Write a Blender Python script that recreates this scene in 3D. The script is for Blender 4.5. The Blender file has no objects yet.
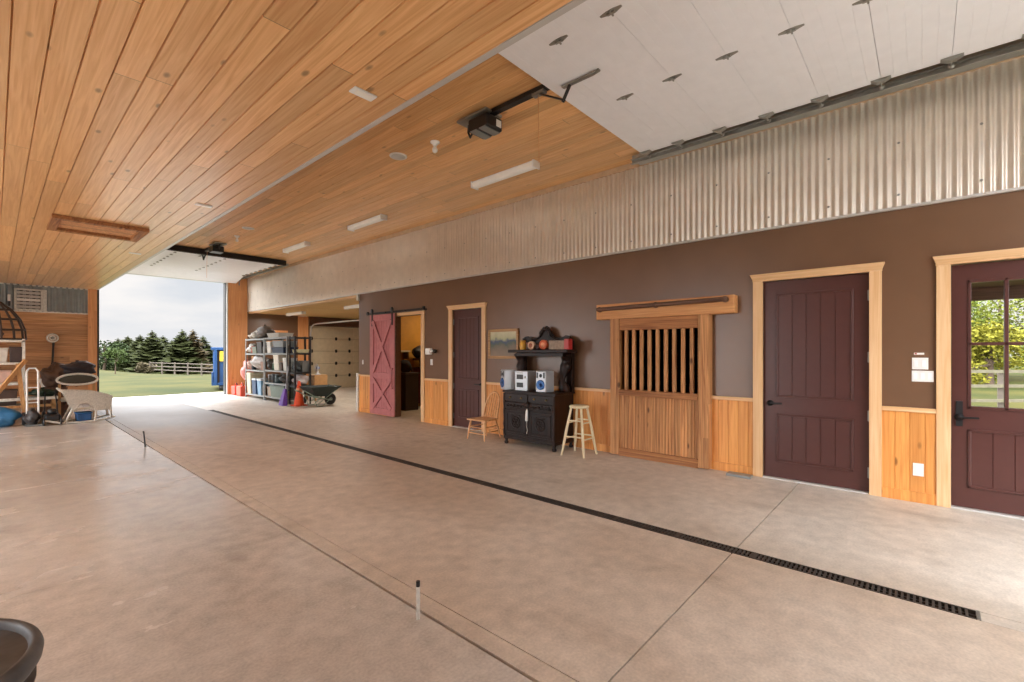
import bpy, bmesh, math, random
from mathutils import Vector, Matrix
R = random.Random(7)
scene = bpy.context.scene
COL = scene.collection

def lin(r, g, b):
    f = lambda v: (v/255/12.92 if v <= 10.3 else ((v/255+.055)/1.055)**2.4)
    return (f(r), f(g), f(b), 1)

# ------------------------------------------------------------------ camera
CAM_Z = 1.37
cd = bpy.data.cameras.new('camera'); cam = bpy.data.objects.new('camera', cd); COL.objects.link(cam)
cd.sensor_width = 36; cd.lens = 462.5/1024*36; cd.shift_y = 11/1024; cd.clip_start = .05; cd.clip_end = 500
cam.location = (0, 0, CAM_Z); cam.rotation_euler = (math.pi/2, 0, -math.atan2(518, 462.5))
scene.camera = cam
scene.view_settings.view_transform = 'Standard'; scene.view_settings.look = 'None'
scene.view_settings.exposure = 0.36; scene.view_settings.gamma = 1; scene.view_settings.use_curve_mapping = False

# ------------------------------------------------------------------ sky: thin overcast, with glows added behind and to the left to brighten the interior
SKY, GLOW = 0.84, 1.9
w = bpy.data.worlds.new('world'); scene.world = w; w.use_nodes = True
nt = w.node_tree; nt.nodes.clear()
def N(nt, t, **k):
    n = nt.nodes.new(t)
    for a, v in k.items(): setattr(n, a, v)
    return n
def L(nt, a, b): nt.links.new(a, b)
tc = N(nt, 'ShaderNodeTexCoord')
mp = N(nt, 'ShaderNodeMapping'); mp.inputs['Scale'].default_value = (1, 1, 3.2); L(nt, tc.outputs['Generated'], mp.inputs[0])
nz = N(nt, 'ShaderNodeTexNoise'); nz.inputs['Scale'].default_value = 3.1; nz.inputs['Detail'].default_value = 6; L(nt, mp.outputs[0], nz.inputs['Vector'])
cr = N(nt, 'ShaderNodeValToRGB'); cr.color_ramp.elements[0].position = .4; cr.color_ramp.elements[1].position = .56
cr.color_ramp.elements[0].color = lin(216, 220, 226); cr.color_ramp.elements[1].color = lin(243, 240, 238); L(nt, nz.outputs[0], cr.inputs[0])
def dotlobe(d, p0, p1):
    vm = N(nt, 'ShaderNodeVectorMath', operation='DOT_PRODUCT'); L(nt, tc.outputs['Generated'], vm.inputs[0]); vm.inputs[1].default_value = Vector(d).normalized()
    mr = N(nt, 'ShaderNodeMapRange', interpolation_type='SMOOTHSTEP'); mr.inputs[1].default_value = p0; mr.inputs[2].default_value = p1
    L(nt, vm.outputs['Value'], mr.inputs[0]); return mr.outputs[0]
lobe = dotlobe((.12, -.93, .5), .35, 1.0)
lobe2 = dotlobe((-.85, .1, .5), .3, 1.0)  # added sky glow on the left, shines in through the left openings
m1 = N(nt, 'ShaderNodeMath', operation='MULTIPLY_ADD'); L(nt, lobe, m1.inputs[0]); m1.inputs[1].default_value = GLOW; m1.inputs[2].default_value = SKY
m2 = N(nt, 'ShaderNodeMath', operation='MULTIPLY_ADD'); L(nt, lobe2, m2.inputs[0]); m2.inputs[1].default_value = 9.0; L(nt, m1.outputs[0], m2.inputs[2])
zen = dotlobe((0, 0, 1), .2, .75)   # overcast: brighter towards the zenith
m3 = N(nt, 'ShaderNodeMath', operation='MULTIPLY_ADD'); L(nt, zen, m3.inputs[0]); m3.inputs[1].default_value = 4.0; L(nt, m2.outputs[0], m3.inputs[2]); m2 = m3
lobe3 = dotlobe((-.1, .72, .69), .55, .95)   # added sky glow high beyond the far doorway, brightens the far end
hi = dotlobe((0, 0, 1), .27, .5)
l3 = N(nt, 'ShaderNodeMath', operation='MULTIPLY'); L(nt, lobe3, l3.inputs[0]); L(nt, hi, l3.inputs[1])
m4 = N(nt, 'ShaderNodeMath', operation='MULTIPLY_ADD'); L(nt, l3.outputs[0], m4.inputs[0]); m4.inputs[1].default_value = 8.0; L(nt, m2.outputs[0], m4.inputs[2])
sub = N(nt, 'ShaderNodeMath', operation='SUBTRACT'); L(nt, m4.outputs[0], sub.inputs[0]); sub.inputs[1].default_value = SKY
tint = N(nt, 'ShaderNodeVectorMath', operation='SCALE'); tint.inputs[0].default_value = (.79, .81, .84); L(nt, sub.outputs[0], tint.inputs['Scale'])
addc = N(nt, 'ShaderNodeVectorMath', operation='ADD'); skyc = N(nt, 'ShaderNodeVectorMath', operation='SCALE'); skyc.inputs['Scale'].default_value = SKY; L(nt, cr.outputs[0], skyc.inputs[0]); L(nt, skyc.outputs[0], addc.inputs[0]); L(nt, tint.outputs[0], addc.inputs[1])
bg = N(nt, 'ShaderNodeBackground'); L(nt, addc.outputs[0], bg.inputs[0]); bg.inputs[1].default_value = 1.0
wo = N(nt, 'ShaderNodeOutputWorld'); L(nt, bg.outputs[0], wo.inputs[0])

# ------------------------------------------------------------------ materials
def newmat(name):
    m = bpy.data.materials.new(name); m.use_nodes = True; t = m.node_tree
    return m, t, t.nodes['Principled BSDF']
MATS = {}
def mat(name, col, rough=.5, metal=0, var=.12, vscale=8, bump=0, emit=0, coat=0, spec=None):
    if name in MATS: return MATS[name]
    m, t, p = newmat(name); c = lin(*col)
    p.inputs['Roughness'].default_value = rough; p.inputs['Metallic'].default_value = metal
    if spec is not None: p.inputs['Specular IOR Level'].default_value = spec
    co = N(t, 'ShaderNodeTexCoord'); n = N(t, 'ShaderNodeTexNoise'); n.inputs['Scale'].default_value = vscale; n.inputs['Detail'].default_value = 4
    L(t, co.outputs['Object'], n.inputs['Vector'])
    r = N(t, 'ShaderNodeValToRGB'); r.color_ramp.elements[0].position = .3; r.color_ramp.elements[1].position = .7
    r.color_ramp.elements[0].color = tuple(x*(1-var) for x in c[:3])+(1,); r.color_ramp.elements[1].color = tuple(min(1, x*(1+var)) for x in c[:3])+(1,)
    L(t, n.outputs[0], r.inputs[0]); L(t, r.outputs[0], p.inputs['Base Color'])
    if bump:
        b = N(t, 'ShaderNodeBump'); b.inputs['Strength'].default_value = bump; b.inputs['Distance'].default_value = .01
        L(t, n.outputs[0], b.inputs['Height']); L(t, b.outputs[0], p.inputs['Normal'])
    if emit: p.inputs['Emission Color'].default_value = c; p.inputs['Emission Strength'].default_value = emit
    if coat: p.inputs['Coat Weight'].default_value = coat
    MATS[name] = m; return m

def math_(t, op, a, b=None, c=None):
    n = N(t, 'ShaderNodeMath', operation=op)
    for i, v in enumerate((a, b, c)):
        if v is None: continue
        if isinstance(v, (int, float)): n.inputs[i].default_value = v
        else: L(t, v, n.inputs[i])
    return n.outputs[0]

def wood(name, light, dark, grain=1, across=0, bw=.14, rough=.45, var=.25, knots=.6, off=0., seam=0., coat=0, joint=0.):
    """grain/across: axis indices; bw board width; each board gets its own tone and figure"""
    if name in MATS: return MATS[name]
    m, t, p = newmat(name); p.inputs['Roughness'].default_value = rough
    if coat: p.inputs['Coat Weight'].default_value = coat; p.inputs['Coat Roughness'].default_value = .25
    g = N(t, 'ShaderNodeNewGeometry'); s = N(t, 'ShaderNodeSeparateXYZ'); L(t, g.outputs['Position'], s.inputs[0])
    A, G, O = s.outputs[across], s.outputs[grain], s.outputs[3-grain-across]
    bi = math_(t, 'DIVIDE', math_(t, 'SUBTRACT', A, off), bw); fl = math_(t, 'FLOOR', bi)
    wn = N(t, 'ShaderNodeTexWhiteNoise', noise_dimensions='1D'); L(t, fl, wn.inputs['W'])
    gl = math_(t, 'ADD', G, math_(t, 'MULTIPLY', wn.outputs['Value'], 9.))
    seg = math_(t, 'FLOOR', math_(t, 'DIVIDE', gl, 3.6))
    wn2 = N(t, 'ShaderNodeTexWhiteNoise', noise_dimensions='2D'); cv = N(t, 'ShaderNodeCombineXYZ'); L(t, fl, cv.inputs[0]); L(t, seg, cv.inputs[1]); L(t, cv.outputs[0], wn2.inputs['Vector'])
    v = N(t, 'ShaderNodeCombineXYZ')
    L(t, math_(t, 'MULTIPLY', gl, .8), v.inputs[0]); L(t, math_(t, 'ADD', math_(t, 'MULTIPLY', A, 22.), math_(t, 'MULTIPLY', wn2.outputs['Value'], 70.)), v.inputs[1]); L(t, math_(t, 'MULTIPLY', O, 22.), v.inputs[2])
    n = N(t, 'ShaderNodeTexNoise'); n.inputs['Scale'].default_value = 1.6; n.inputs['Detail'].default_value = 5; n.inputs['Distortion'].default_value = 1.2; L(t, v.outputs[0], n.inputs['Vector'])
    r = N(t, 'ShaderNodeValToRGB'); r.color_ramp.elements[0].position = .3; r.color_ramp.elements[1].position = .68
    r.color_ramp.elements[0].color = lin(*dark); r.color_ramp.elements[1].color = lin(*light); L(t, n.outputs[0], r.inputs[0])
    br = N(t, 'ShaderNodeMix', data_type='RGBA', blend_type='MULTIPLY'); br.inputs[0].default_value = 1; L(t, r.outputs[0], br.inputs[6])
    k = math_(t, 'ADD', math_(t, 'MULTIPLY', wn2.outputs['Value'], var), 1-var*.6)
    L(t, k, br.inputs[7])
    # knots
    kv = N(t, 'ShaderNodeCombineXYZ'); L(t, math_(t, 'MULTIPLY', gl, 2.2), kv.inputs[0]); L(t, math_(t, 'ADD', math_(t, 'MULTIPLY', A, 5.), math_(t, 'MULTIPLY', fl, 3.7)), kv.inputs[1]); L(t, math_(t, 'MULTIPLY', O, 2.), kv.inputs[2])
    vo = N(t, 'ShaderNodeTexVoronoi'); vo.inputs['Scale'].default_value = 1.; L(t, kv.outputs[0], vo.inputs['Vector'])
    kr = N(t, 'ShaderNodeMapRange'); kr.inputs[1].default_value = .05; kr.inputs[2].default_value = .11; kr.inputs[3].default_value = knots; kr.inputs[4].default_value = 0; L(t, vo.outputs['Distance'], kr.inputs[0])
    km = N(t, 'ShaderNodeMix', data_type='RGBA'); L(t, kr.outputs[0], km.inputs[0]); L(t, br.outputs[2], km.inputs[6]); km.inputs[7].default_value = tuple(x*.35 for x in lin(*dark)[:3])+(1,)
    out = km.outputs[2]
    if joint:   # butt joints between board ends
        fr = math_(t, 'FRACT', math_(t, 'DIVIDE', gl, 3.6)); j = math_(t, 'LESS_THAN', fr, joint/3.6)
        jm = N(t, 'ShaderNodeMix', data_type='RGBA'); L(t, math_(t, 'MULTIPLY', j, .7), jm.inputs[0]); L(t, out, jm.inputs[6]); jm.inputs[7].default_value = tuple(x*.2 for x in lin(*dark)[:3])+(1,); out = jm.outputs[2]
    L(t, out, p.inputs['Base Color'])
    b = N(t, 'ShaderNodeBump'); b.inputs['Strength'].default_value = .15; b.inputs['Distance'].default_value = .004; L(t, n.outputs[0], b.inputs['Height']); L(t, b.outputs[0], p.inputs['Normal'])
    MATS[name] = m; return m

def concrete(name, c1, c2, stain, r0, r1, bump=.15, sweep=0):
    m, t, p = newmat(name)
    g = N(t, 'ShaderNodeNewGeometry')
    def noise(sc, det=6, dist=0., scale=None):
        n = N(t, 'ShaderNodeTexNoise'); n.inputs['Scale'].default_value = sc; n.inputs['Detail'].default_value = det; n.inputs['Distortion'].default_value = dist
        if scale:
            q = N(t, 'ShaderNodeMapping'); q.inputs['Scale'].default_value = scale; q.inputs['Rotation'].default_value = (0, 0, .5); L(t, g.outputs['Position'], q.inputs[0]); L(t, q.outputs[0], n.inputs['Vector'])
        else: L(t, g.outputs['Position'], n.inputs['Vector'])
        return n.outputs[0]
    n1 = noise(.7, 8, .2); n2 = noise(9, 6); n3 = noise(.8, 6, .2, (1, .45, 1)); n4 = noise(70, 3)
    r = N(t, 'ShaderNodeValToRGB'); r.color_ramp.elements[0].position = .36; r.color_ramp.elements[1].position = .64
    r.color_ramp.elements[0].color = lin(*c1); r.color_ramp.elements[1].color = lin(*c2); L(t, n1, r.inputs[0])
    mr = N(t, 'ShaderNodeMapRange'); mr.inputs[1].default_value = .42; mr.inputs[2].default_value = .8; mr.inputs[4].default_value = .8; L(t, n3, mr.inputs[0])
    mx = N(t, 'ShaderNodeMix', data_type='RGBA'); L(t, mr.outputs[0], mx.inputs[0]); L(t, r.outputs[0], mx.inputs[6]); mx.inputs[7].default_value = lin(*stain)
    n5 = noise(2.6, 5, .3, (1, .7, 1)); m5 = N(t, 'ShaderNodeMapRange'); m5.inputs[1].default_value = .57; m5.inputs[2].default_value = .72; m5.inputs[4].default_value = .4; L(t, n5, m5.inputs[0])
    mx5 = N(t, 'ShaderNodeMix', data_type='RGBA'); L(t, m5.outputs[0], mx5.inputs[0]); L(t, mx.outputs[2], mx5.inputs[6]); mx5.inputs[7].default_value = tuple(v*.72 for v in lin(*stain)[:3])+(1,); mx = mx5
    mx2 = N(t, 'ShaderNodeMix', data_type='RGBA', blend_type='MULTIPLY'); mx2.inputs[0].default_value = 1; L(t, mx.outputs[2], mx2.inputs[6])
    L(t, math_(t, 'ADD', math_(t, 'MULTIPLY', n2, .6), math_(t, 'ADD', math_(t, 'MULTIPLY', n4, .5), .45)), mx2.inputs[7]); L(t, mx2.outputs[2], p.inputs['Base Color'])
    rr = N(t, 'ShaderNodeMapRange'); rr.inputs[1].default_value = .2; rr.inputs[2].default_value = .8; rr.inputs[3].default_value = r0; rr.inputs[4].default_value = r1
    L(t, noise(1.6, 6, 0, (.8, 1.5, 1)) if sweep else n1, rr.inputs[0]); L(t, rr.outputs[0], p.inputs['Roughness'])
    b = N(t, 'ShaderNodeBump'); b.inputs['Strength'].default_value = bump; b.inputs['Distance'].default_value = .006
    hsum = math_(t, 'ADD', math_(t, 'MULTIPLY', n4, .35), n2)
    if sweep: hsum = math_(t, 'ADD', hsum, math_(t, 'MULTIPLY', noise(2.2, 5, 0, (.6, 1.7, 1)), sweep))
    L(t, hsum, b.inputs['Height']); L(t, b.outputs[0], p.inputs['Normal'])
    MATS[name] = m; return m

PINE_L, PINE_D = (232, 176, 112), (200, 132, 68)
M_ceilL = wood('pine_ceiling_low', (238, 190, 134), (214, 156, 98), 1, 0, .14, .30, .3, .75, off=.06, joint=.006, coat=.35)
M_ceilR = wood('pine_ceiling_high', (238, 190, 130), (214, 156, 96), 1, 0, .14, .38, .32, .5, joint=.005)
M_alcceil = wood('alcove_ceiling_plywood', (234, 196, 130), (216, 172, 106), 0, 1, 1.2, .5, .12, .3)
M_wains = wood('wainscot_pine', (236, 168, 92), (208, 132, 62), 2, 1, .105, .45, .22, .8)
M_trimv = wood('trim_pine_upright', (236, 198, 152), (220, 172, 120), 2, 1, .31, .5, .1, .7)
M_trimh = wood('trim_pine_level', (236, 198, 152), (220, 172, 120), 1, 2, .31, .5, .1, .5)
M_cedar = wood('cedar_wall_boards', (204, 154, 106), (152, 104, 64), 0, 2, .14, .5, .35, .8)
M_post = wood('jamb_boards', (230, 168, 112), (210, 140, 84), 2, 0, .3, .5, .1, .4)
M_stall = wood('rough_stall_wood', (222, 164, 108), (154, 98, 56), 2, 1, .085, .65, .4, .95)
M_stallh = wood('rough_stall_wood_level', (196, 136, 84), (124, 74, 42), 1, 2, .2, .7, .3, .9)
M_beam = wood('stall_beam_wood', (226, 170, 112), (196, 132, 78), 1, 2, .5, .6, .15, .7)
M_lumber = wood('bare_lumber', (206, 160, 106), (170, 120, 72), 2, 1, .3, .6, .2, .6)
M_rod = wood('dark_round_rail', (118, 84, 64), (74, 48, 36), 1, 2, .4, .5, .2, .3)
M_chair = wood('chair_oak', (236, 190, 138), (212, 156, 104), 2, 1, .3, .4, .15, .2)
M_stool = wood('stool_raw_wood', (240, 228, 194), (226, 208, 166), 2, 1, .5, .5, .08, .1)
M_cab = wood('carved_dark_oak', (44, 24, 16), (20, 10, 7), 2, 1, .3, .42, .3, .2)
M_cab.node_tree.nodes['Principled BSDF'].inputs['Specular IOR Level'].default_value = .3
M_wall = mat('brown_wall_paint', (114, 84, 62), .32, var=.05, vscale=3, spec=.6)
M_door = mat('plum_brown_door_paint', (82, 47, 42), .33, var=.05, vscale=14)
M_red = mat('barn_red_paint', (180, 108, 108), .5, var=.1, vscale=10)
M_galv = mat('galvanised_sheet', (228, 220, 208), .38, metal=.7, var=.06, vscale=5)
M_galvd = mat('grey_sheet', (150, 156, 156), .4, metal=.5, var=.1, vscale=5)
M_flash = mat('light_metal_flashing', (206, 204, 200), .4, metal=.3, var=.04)
M_dwhite = mat('door_panel_enamel', (242, 242, 244), .45, var=.02)
M_cream = mat('cream_panel_enamel', (214, 198, 168), .5, var=.05)
M_steel = mat('zinc_steel', (158, 158, 152), .4, metal=.7, var=.1)
M_dsteel = mat('dark_steel', (66, 64, 62), .45, metal=.6, var=.1)
M_black = mat('black_plastic', (26, 26, 28), .4, var=.15)
M_iron = mat('cast_iron', (76, 68, 62), .6, metal=.4, var=.25, vscale=40)
M_white = mat('white_plastic', (238, 236, 232), .4, var=.02)
M_offw = mat('milky_lamp_cover', (236, 232, 222), .5, var=.02, emit=.06)
M_white_paint = mat('chipped_white_paint', (214, 210, 200), .6, var=.15, vscale=30)
M_floorL = concrete('smooth_concrete', (198, 189, 178), (214, 206, 197), (176, 162, 148), .10, .34, .12, sweep=1.0)
M_floorC = concrete('worn_concrete', (200, 184, 167), (214, 201, 186), (174, 152, 130), .40, .6, .2)
M_floorR = concrete('swept_concrete', (200, 190, 177), (214, 205, 193), (180, 164, 146), .42, .6, .2)
t_ = M_floorC.node_tree; p_ = t_.nodes['Principled BSDF']; src = p_.inputs['Base Color'].links[0].from_socket
g_ = N(t_, 'ShaderNodeNewGeometry'); s1 = N(t_, 'ShaderNodeSeparateXYZ'); L(t_, g_.outputs['Position'], s1.inputs[0])
nn = N(t_, 'ShaderNodeTexNoise'); nn.inputs['Scale'].default_value = .8; nn.inputs['Detail'].default_value = 6; L(t_, g_.outputs['Position'], nn.inputs['Vector'])
mk = N(t_, 'ShaderNodeMapRange', interpolation_type='SMOOTHSTEP'); mk.inputs[1].default_value = 8.5; mk.inputs[2].default_value = 13.5; mk.inputs[4].default_value = .85
L(t_, math_(t_, 'ADD', s1.outputs[1], math_(t_, 'MULTIPLY', nn.outputs[0], 3.)), mk.inputs[0])   # darker grey towards the far doorway
dx = N(t_, 'ShaderNodeMix', data_type='RGBA'); L(t_, mk.outputs[0], dx.inputs[0]); L(t_, src, dx.inputs[6]); dx.inputs[7].default_value = lin(112, 103, 96); L(t_, dx.outputs[2], p_.inputs['Base Color'])
M_apron = concrete('pale_apron_concrete', (200, 196, 188), (216, 212, 204), (180, 174, 166), .7, .9)
M_dark = mat('joint_shadow_earth', (40, 34, 30), .9)

# ------------------------------------------------------------------ mesh helpers
class MB:
    def __init__(s): s.v = []; s.f = []; s.sm = []
    def add(s, vs, fs, smooth=False):
        o = len(s.v); s.v += [tuple(v) for v in vs]; s.f += [tuple(i+o for i in f) for f in fs]; s.sm += [smooth]*len(fs); return s
    def box(s, x0, x1, y0, y1, z0, z1):
        x0, x1 = sorted((x0, x1)); y0, y1 = sorted((y0, y1)); z0, z1 = sorted((z0, z1))
        return s.add([(x0,y0,z0),(x1,y0,z0),(x1,y1,z0),(x0,y1,z0),(x0,y0,z1),(x1,y0,z1),(x1,y1,z1),(x0,y1,z1)],
                     [(0,3,2,1),(4,5,6,7),(0,1,5,4),(1,2,6,5),(2,3,7,6),(3,0,4,7)])
    def beam(s, p, q, w, h, up=(0,0,1)):
        p, q = Vector(p), Vector(q); d = (q-p).normalized(); u = Vector(up)
        if abs(d.dot(u)) > .98: u = Vector((1,0,0))
        a = d.cross(u).normalized()*w/2; b = a.cross(d).normalized()*h/2
        vs = [p-a-b, p+a-b, p+a+b, p-a+b, q-a-b, q+a-b, q+a+b, q-a+b]
        return s.add(vs, [(0,1,2,3),(7,6,5,4),(0,4,5,1),(1,5,6,2),(2,6,7,3),(3,7,4,0)])
    def tube(s, pts, r, n=8, cap=True):
        pts = [Vector(p) for p in pts]; rs = r if isinstance(r, (list, tuple)) else [r]*len(pts)
        vs = []; fs = []; prev = None
        for i, p in enumerate(pts):
            d = (pts[min(i+1, len(pts)-1)]-pts[max(i-1, 0)]).normalized()
            if prev is None:
                u = Vector((0,0,1)) if abs(d.z) < .9 else Vector((1,0,0)); a = d.cross(u).normalized()
            else: a = (prev-d*prev.dot(d)).normalized()
            prev = a; b = d.cross(a)
            for k in range(n):
                t = 2*math.pi*k/n; vs.append(p+(a*math.cos(t)+b*math.sin(t))*rs[i])
        for i in range(len(pts)-1):
            for k in range(n):
                k2 = (k+1) % n; fs.append((i*n+k, i*n+k2, (i+1)*n+k2, (i+1)*n+k))
        s.add(vs, fs, True)
        if cap: s.add(vs[:n], [tuple(range(n))[::-1]]); s.add(vs[-n:], [tuple(range(n))])
        return s
    def lathe(s, prof, c=(0,0,0), n=24, axis='z', sx=1, sy=1):
        vs = []; fs = []; m = len(prof)
        for k in range(n):
            t = 2*math.pi*k/n
            for r, h in prof:
                a, b = r*math.cos(t)*sx, r*math.sin(t)*sy
                q = {'z': (a, b, h), 'x': (h, a, b), 'y': (a, h, b)}[axis]
                vs.append((c[0]+q[0], c[1]+q[1], c[2]+q[2]))
        for k in range(n):
            k2 = (k+1) % n
            for i in range(m-1): fs.append((k*m+i, k2*m+i, k2*m+i+1, k*m+i+1))
        s.add(vs, fs, True)
        for i in (0, m-1):
            if prof[i][0] > 1e-4: s.add([vs[k*m+i] for k in range(n)], [tuple(range(n))])
        return s
    def prism(s, poly, axis, a, b):
        """poly: list of 2D points in the two other axes (cyclic order); extruded along axis a..b"""
        n = len(poly)
        def P(u, v, h): return {'x': (h, u, v), 'y': (u, h, v), 'z': (u, v, h)}[axis]
        vs = [P(u, v, a) for u, v in poly]+[P(u, v, b) for u, v in poly]
        return s.add(vs, [tuple(range(n))[::-1], tuple(range(n, 2*n))]+[(i, (i+1) % n, n+(i+1) % n, n+i) for i in range(n)])
    def sheet(s, prof, axis, a, b, smooth=False):
        """open profile (2D points in the other two axes) extruded along axis"""
        def P(u, v, h): return {'x': (h, u, v), 'y': (u, h, v), 'z': (u, v, h)}[axis]
        n = len(prof)
        return s.add([P(u, v, a) for u, v in prof]+[P(u, v, b) for u, v in prof], [(i, i+1, n+i+1, n+i) for i in range(n-1)], smooth)
    def blob(s, c, r, seed=0, amp=.18, n=3):
        bm = bmesh.new(); bmesh.ops.create_icosphere(bm, subdivisions=n, radius=1); q = random.Random(seed)
        ph = [q.uniform(0, 6) for _ in range(6)]
        for v in bm.verts:
            k = 1+amp*(math.sin(3*v.co.x+ph[0]+2*v.co.y)+math.sin(4*v.co.y+ph[1]-v.co.z*2)+math.sin(5*v.co.z+ph[2]+v.co.x*3))/1.6
            k += amp*.35*math.sin(9*v.co.x+ph[3]+4*v.co.z)*math.sin(8*v.co.y+ph[4]-5*v.co.z)+amp*.3*abs(math.sin(7*v.co.z+6*v.co.x+ph[5]))
            v.co *= k
        bm.verts.ensure_lookup_table()
        s.add([(c[0]+v.co.x*r[0], c[1]+v.co.y*r[1], c[2]+v.co.z*r[2]) for v in bm.verts], [tuple(v.index for v in f.verts) for f in bm.faces], True); bm.free(); return s
    def build(s, name, m, parent=None, bevel=0, fixn=True):
        off = Vector((0,0,0)); p = parent
        while p is not None: off += p.location; p = p.parent
        me = bpy.data.meshes.new(name)
        me.from_pydata([(v[0]-off.x, v[1]-off.y, v[2]-off.z) for v in s.v], [], s.f)
        for i, pl in enumerate(me.polygons): pl.use_smooth = s.sm[i]
        if fixn:
            bm = bmesh.new(); bm.from_mesh(me); bmesh.ops.recalc_face_normals(bm, faces=bm.faces); bm.to_mesh(me); bm.free()
        me.materials.append(m); o = bpy.data.objects.new(name, me); COL.objects.link(o); o.parent = parent
        if bevel:
            b = o.modifiers.new('bevel', 'BEVEL'); b.width = bevel; b.segments = 2; b.limit_method = 'ANGLE'
        return o

def tag(o, label=None, cat=None, group=None, kind=None):
    if label: o['label'] = label
    if cat: o['category'] = cat
    if group: o['group'] = group
    if kind: o['kind'] = kind
    return o
def thing(name, loc, label, cat, group=None, kind=None):
    o = bpy.data.objects.new(name, None); COL.objects.link(o); o.location = loc; o.empty_display_size = .1
    return tag(o, label, cat, group, kind)
def struct(name, mb, m, label=None, **k):
    return tag(mb.build(name, m, None, **k), label, None, None, 'structure')
def copy_tree(o, parent=None):
    c = o.copy(); COL.objects.link(c); c.parent = parent
    for ch in list(o.children): copy_tree(ch, c)
    return c
def grooved(u0, u1, bw, off, face, depth, gw=.007, out=1):
    """profile of boards along u with V grooves; value = face, groove at face-out*depth"""
    pts = [(u0, face)]; k = math.ceil((u0-off)/bw+.02)
    while off+k*bw < u1-.01:
        g = off+k*bw; pts += [(g-gw/2, face), (g, face-out*depth), (g+gw/2, face)]; k += 1
    pts.append((u1, face)); return pts

# ------------------------------------------------------------------ key dimensions (m)
WX = 5.62; YB = -1.9; YF = 16.8; XB = 1.885; ZL = 3.06; ZR = 3.86; ZC = 2.71; OX0, OX1, OZ = 1.885, 4.96, 3.6; XL = -3.4

# ------------------------------------------------------------------ floor
FZ = -.12
struct('floor', MB().box(XL-.1, 1.493, YB-.1, YF+.15, FZ, 0), M_floorL)
f2 = MB().box(1.511, 1.614, YB-.1, YF+.15, FZ, 0)
f2.box(1.62, 3.349, .985, YF+.15, FZ, 0).box(1.62, 3.349, YB-.1, .977, FZ, 0)
struct('floor', f2, M_floorC)
f3 = MB().box(3.464, 5.66, .985, 9.7, FZ, 0).box(3.464, 5.66, 9.7, YF+.15, FZ, 0).box(3.464, 5.66, YB-.1, .977, FZ, 0)
f3.box(3.352, 3.461, YB-.1, -.21, FZ, -.0005).box(3.349, 3.464, 12.6, YF+.15, FZ, 0)
f3.box(5.66, 11.3, 9.6, YF+.15, FZ, -.001).box(5.66, 9., 1.7, 9.6, FZ, -.001)
struct('floor', f3, M_floorR)
struct('floor', MB().box(XL-.1, 11.3, YB-.1, YF+.15, FZ-.06, FZ-.001), M_dark)

# ------------------------------------------------------------------ ceilings
cl = MB().sheet(grooved(XL-.1, XB-.01, .14, .06, ZL, .014, .010, -1), 'y', YB-.1, YF+.1)
cl.v = [(x, y, z) for x, y, z in cl.v]
o = struct('ceiling', cl, M_ceilL, fixn=False)
struct('ceiling', MB().box(XL-.1, XB-.06, YB-.1, YF+.1, ZL+.016, ZL+.1), M_dark)
cr_ = MB().sheet(grooved(XB-.05, WX+.02, .14, .0, ZR, .006, .008, -1), 'y', YB-.1, YF+.1)
struct('ceiling', cr_, M_ceilR, fixn=False)
struct('ceiling', MB().box(XB-.1, WX+.15, YB-.1, YF+.15, ZR+.01, ZR+.12), M_dark)
# step between the two ceilings and its metal corner flashing
struct('wall_step', MB().box(XB-.06, XB-.012, YB-.1, YF+.1, ZL+.03, ZR), M_ceilR)
struct('trim_step', MB().box(XB-.034, XB+.006, YB-.1, YF, ZL-.006, ZL+.02).box(XB-.010, XB+.006, YB-.1, YF, ZL+.02, ZL+.09), M_flash)

# ------------------------------------------------------------------ right wall
Z1 = 2.14
ww = MB()
def wallseg(y0, y1, z0, z1): ww.box(WX, WX+.15, y0, y1, z0, z1)
op = [(-1.09, -.17, 0, 2.14), (.4, 1.325, 0, 2.14), (1.97, 3.06, .80, 1.80), (5.70, 6.475, 0, 2.14), (7.40, 8.32, 0, 2.12)]
ys = YB-.1
for a, b, z0, z1 in op:
    wallseg(ys, a, 0, ZC+.02); wallseg(a, b, z1, ZC+.02)
    if z0: wallseg(a, b, 0, z0)
    ys = b
wallseg(ys, 9.76, 0, ZC+.02)
struct('wall_right', ww, M_wall)
struct('wall_right_header', MB().box(WX+.02, WX+.15, YB-.1, YF+.1, ZC+.02, ZR+.02), M_dark)
# corrugated sheet over the wall
pitch = .0676; cp = []
y = YB-.1; k = 0
while y < YF+.02:
    for j in range(8):
        yy = y+pitch*j/8; cp.append((WX-.014+.012*math.cos(2*math.pi*j/8), yy))
    y += pitch
cs = MB().add([(u, v, ZC) for u, v in cp]+[(u, v, ZR) for u, v in cp], [(i, i+1, len(cp)+i+1, len(cp)+i) for i in range(len(cp)-1)], True)
struct('wall_right_cladding', cs, M_galv, fixn=False)
sc_ = MB()
for y0 in range(0, 34):
    for z in (ZC+.12, ZC+.6): sc_.lathe([(0, 0), (.011, 0), (.008, .008), (0, .01)], (WX-.03, -.9+y0*pitch*8, z), 8, 'x')
tag(sc_.build('cladding_screw', M_steel), kind='structure')
struct('trim_cladding', MB().box(WX-.035, WX+.0, YB-.1, YF, ZC-.012, ZC+.012), M_flash)
struct('trim_cladding_top', MB().box(WX-.035, WX, YB-.1, YF, ZR-.075, ZR-.001), mat('tan_top_trim', (196, 168, 136), .6))
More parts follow.
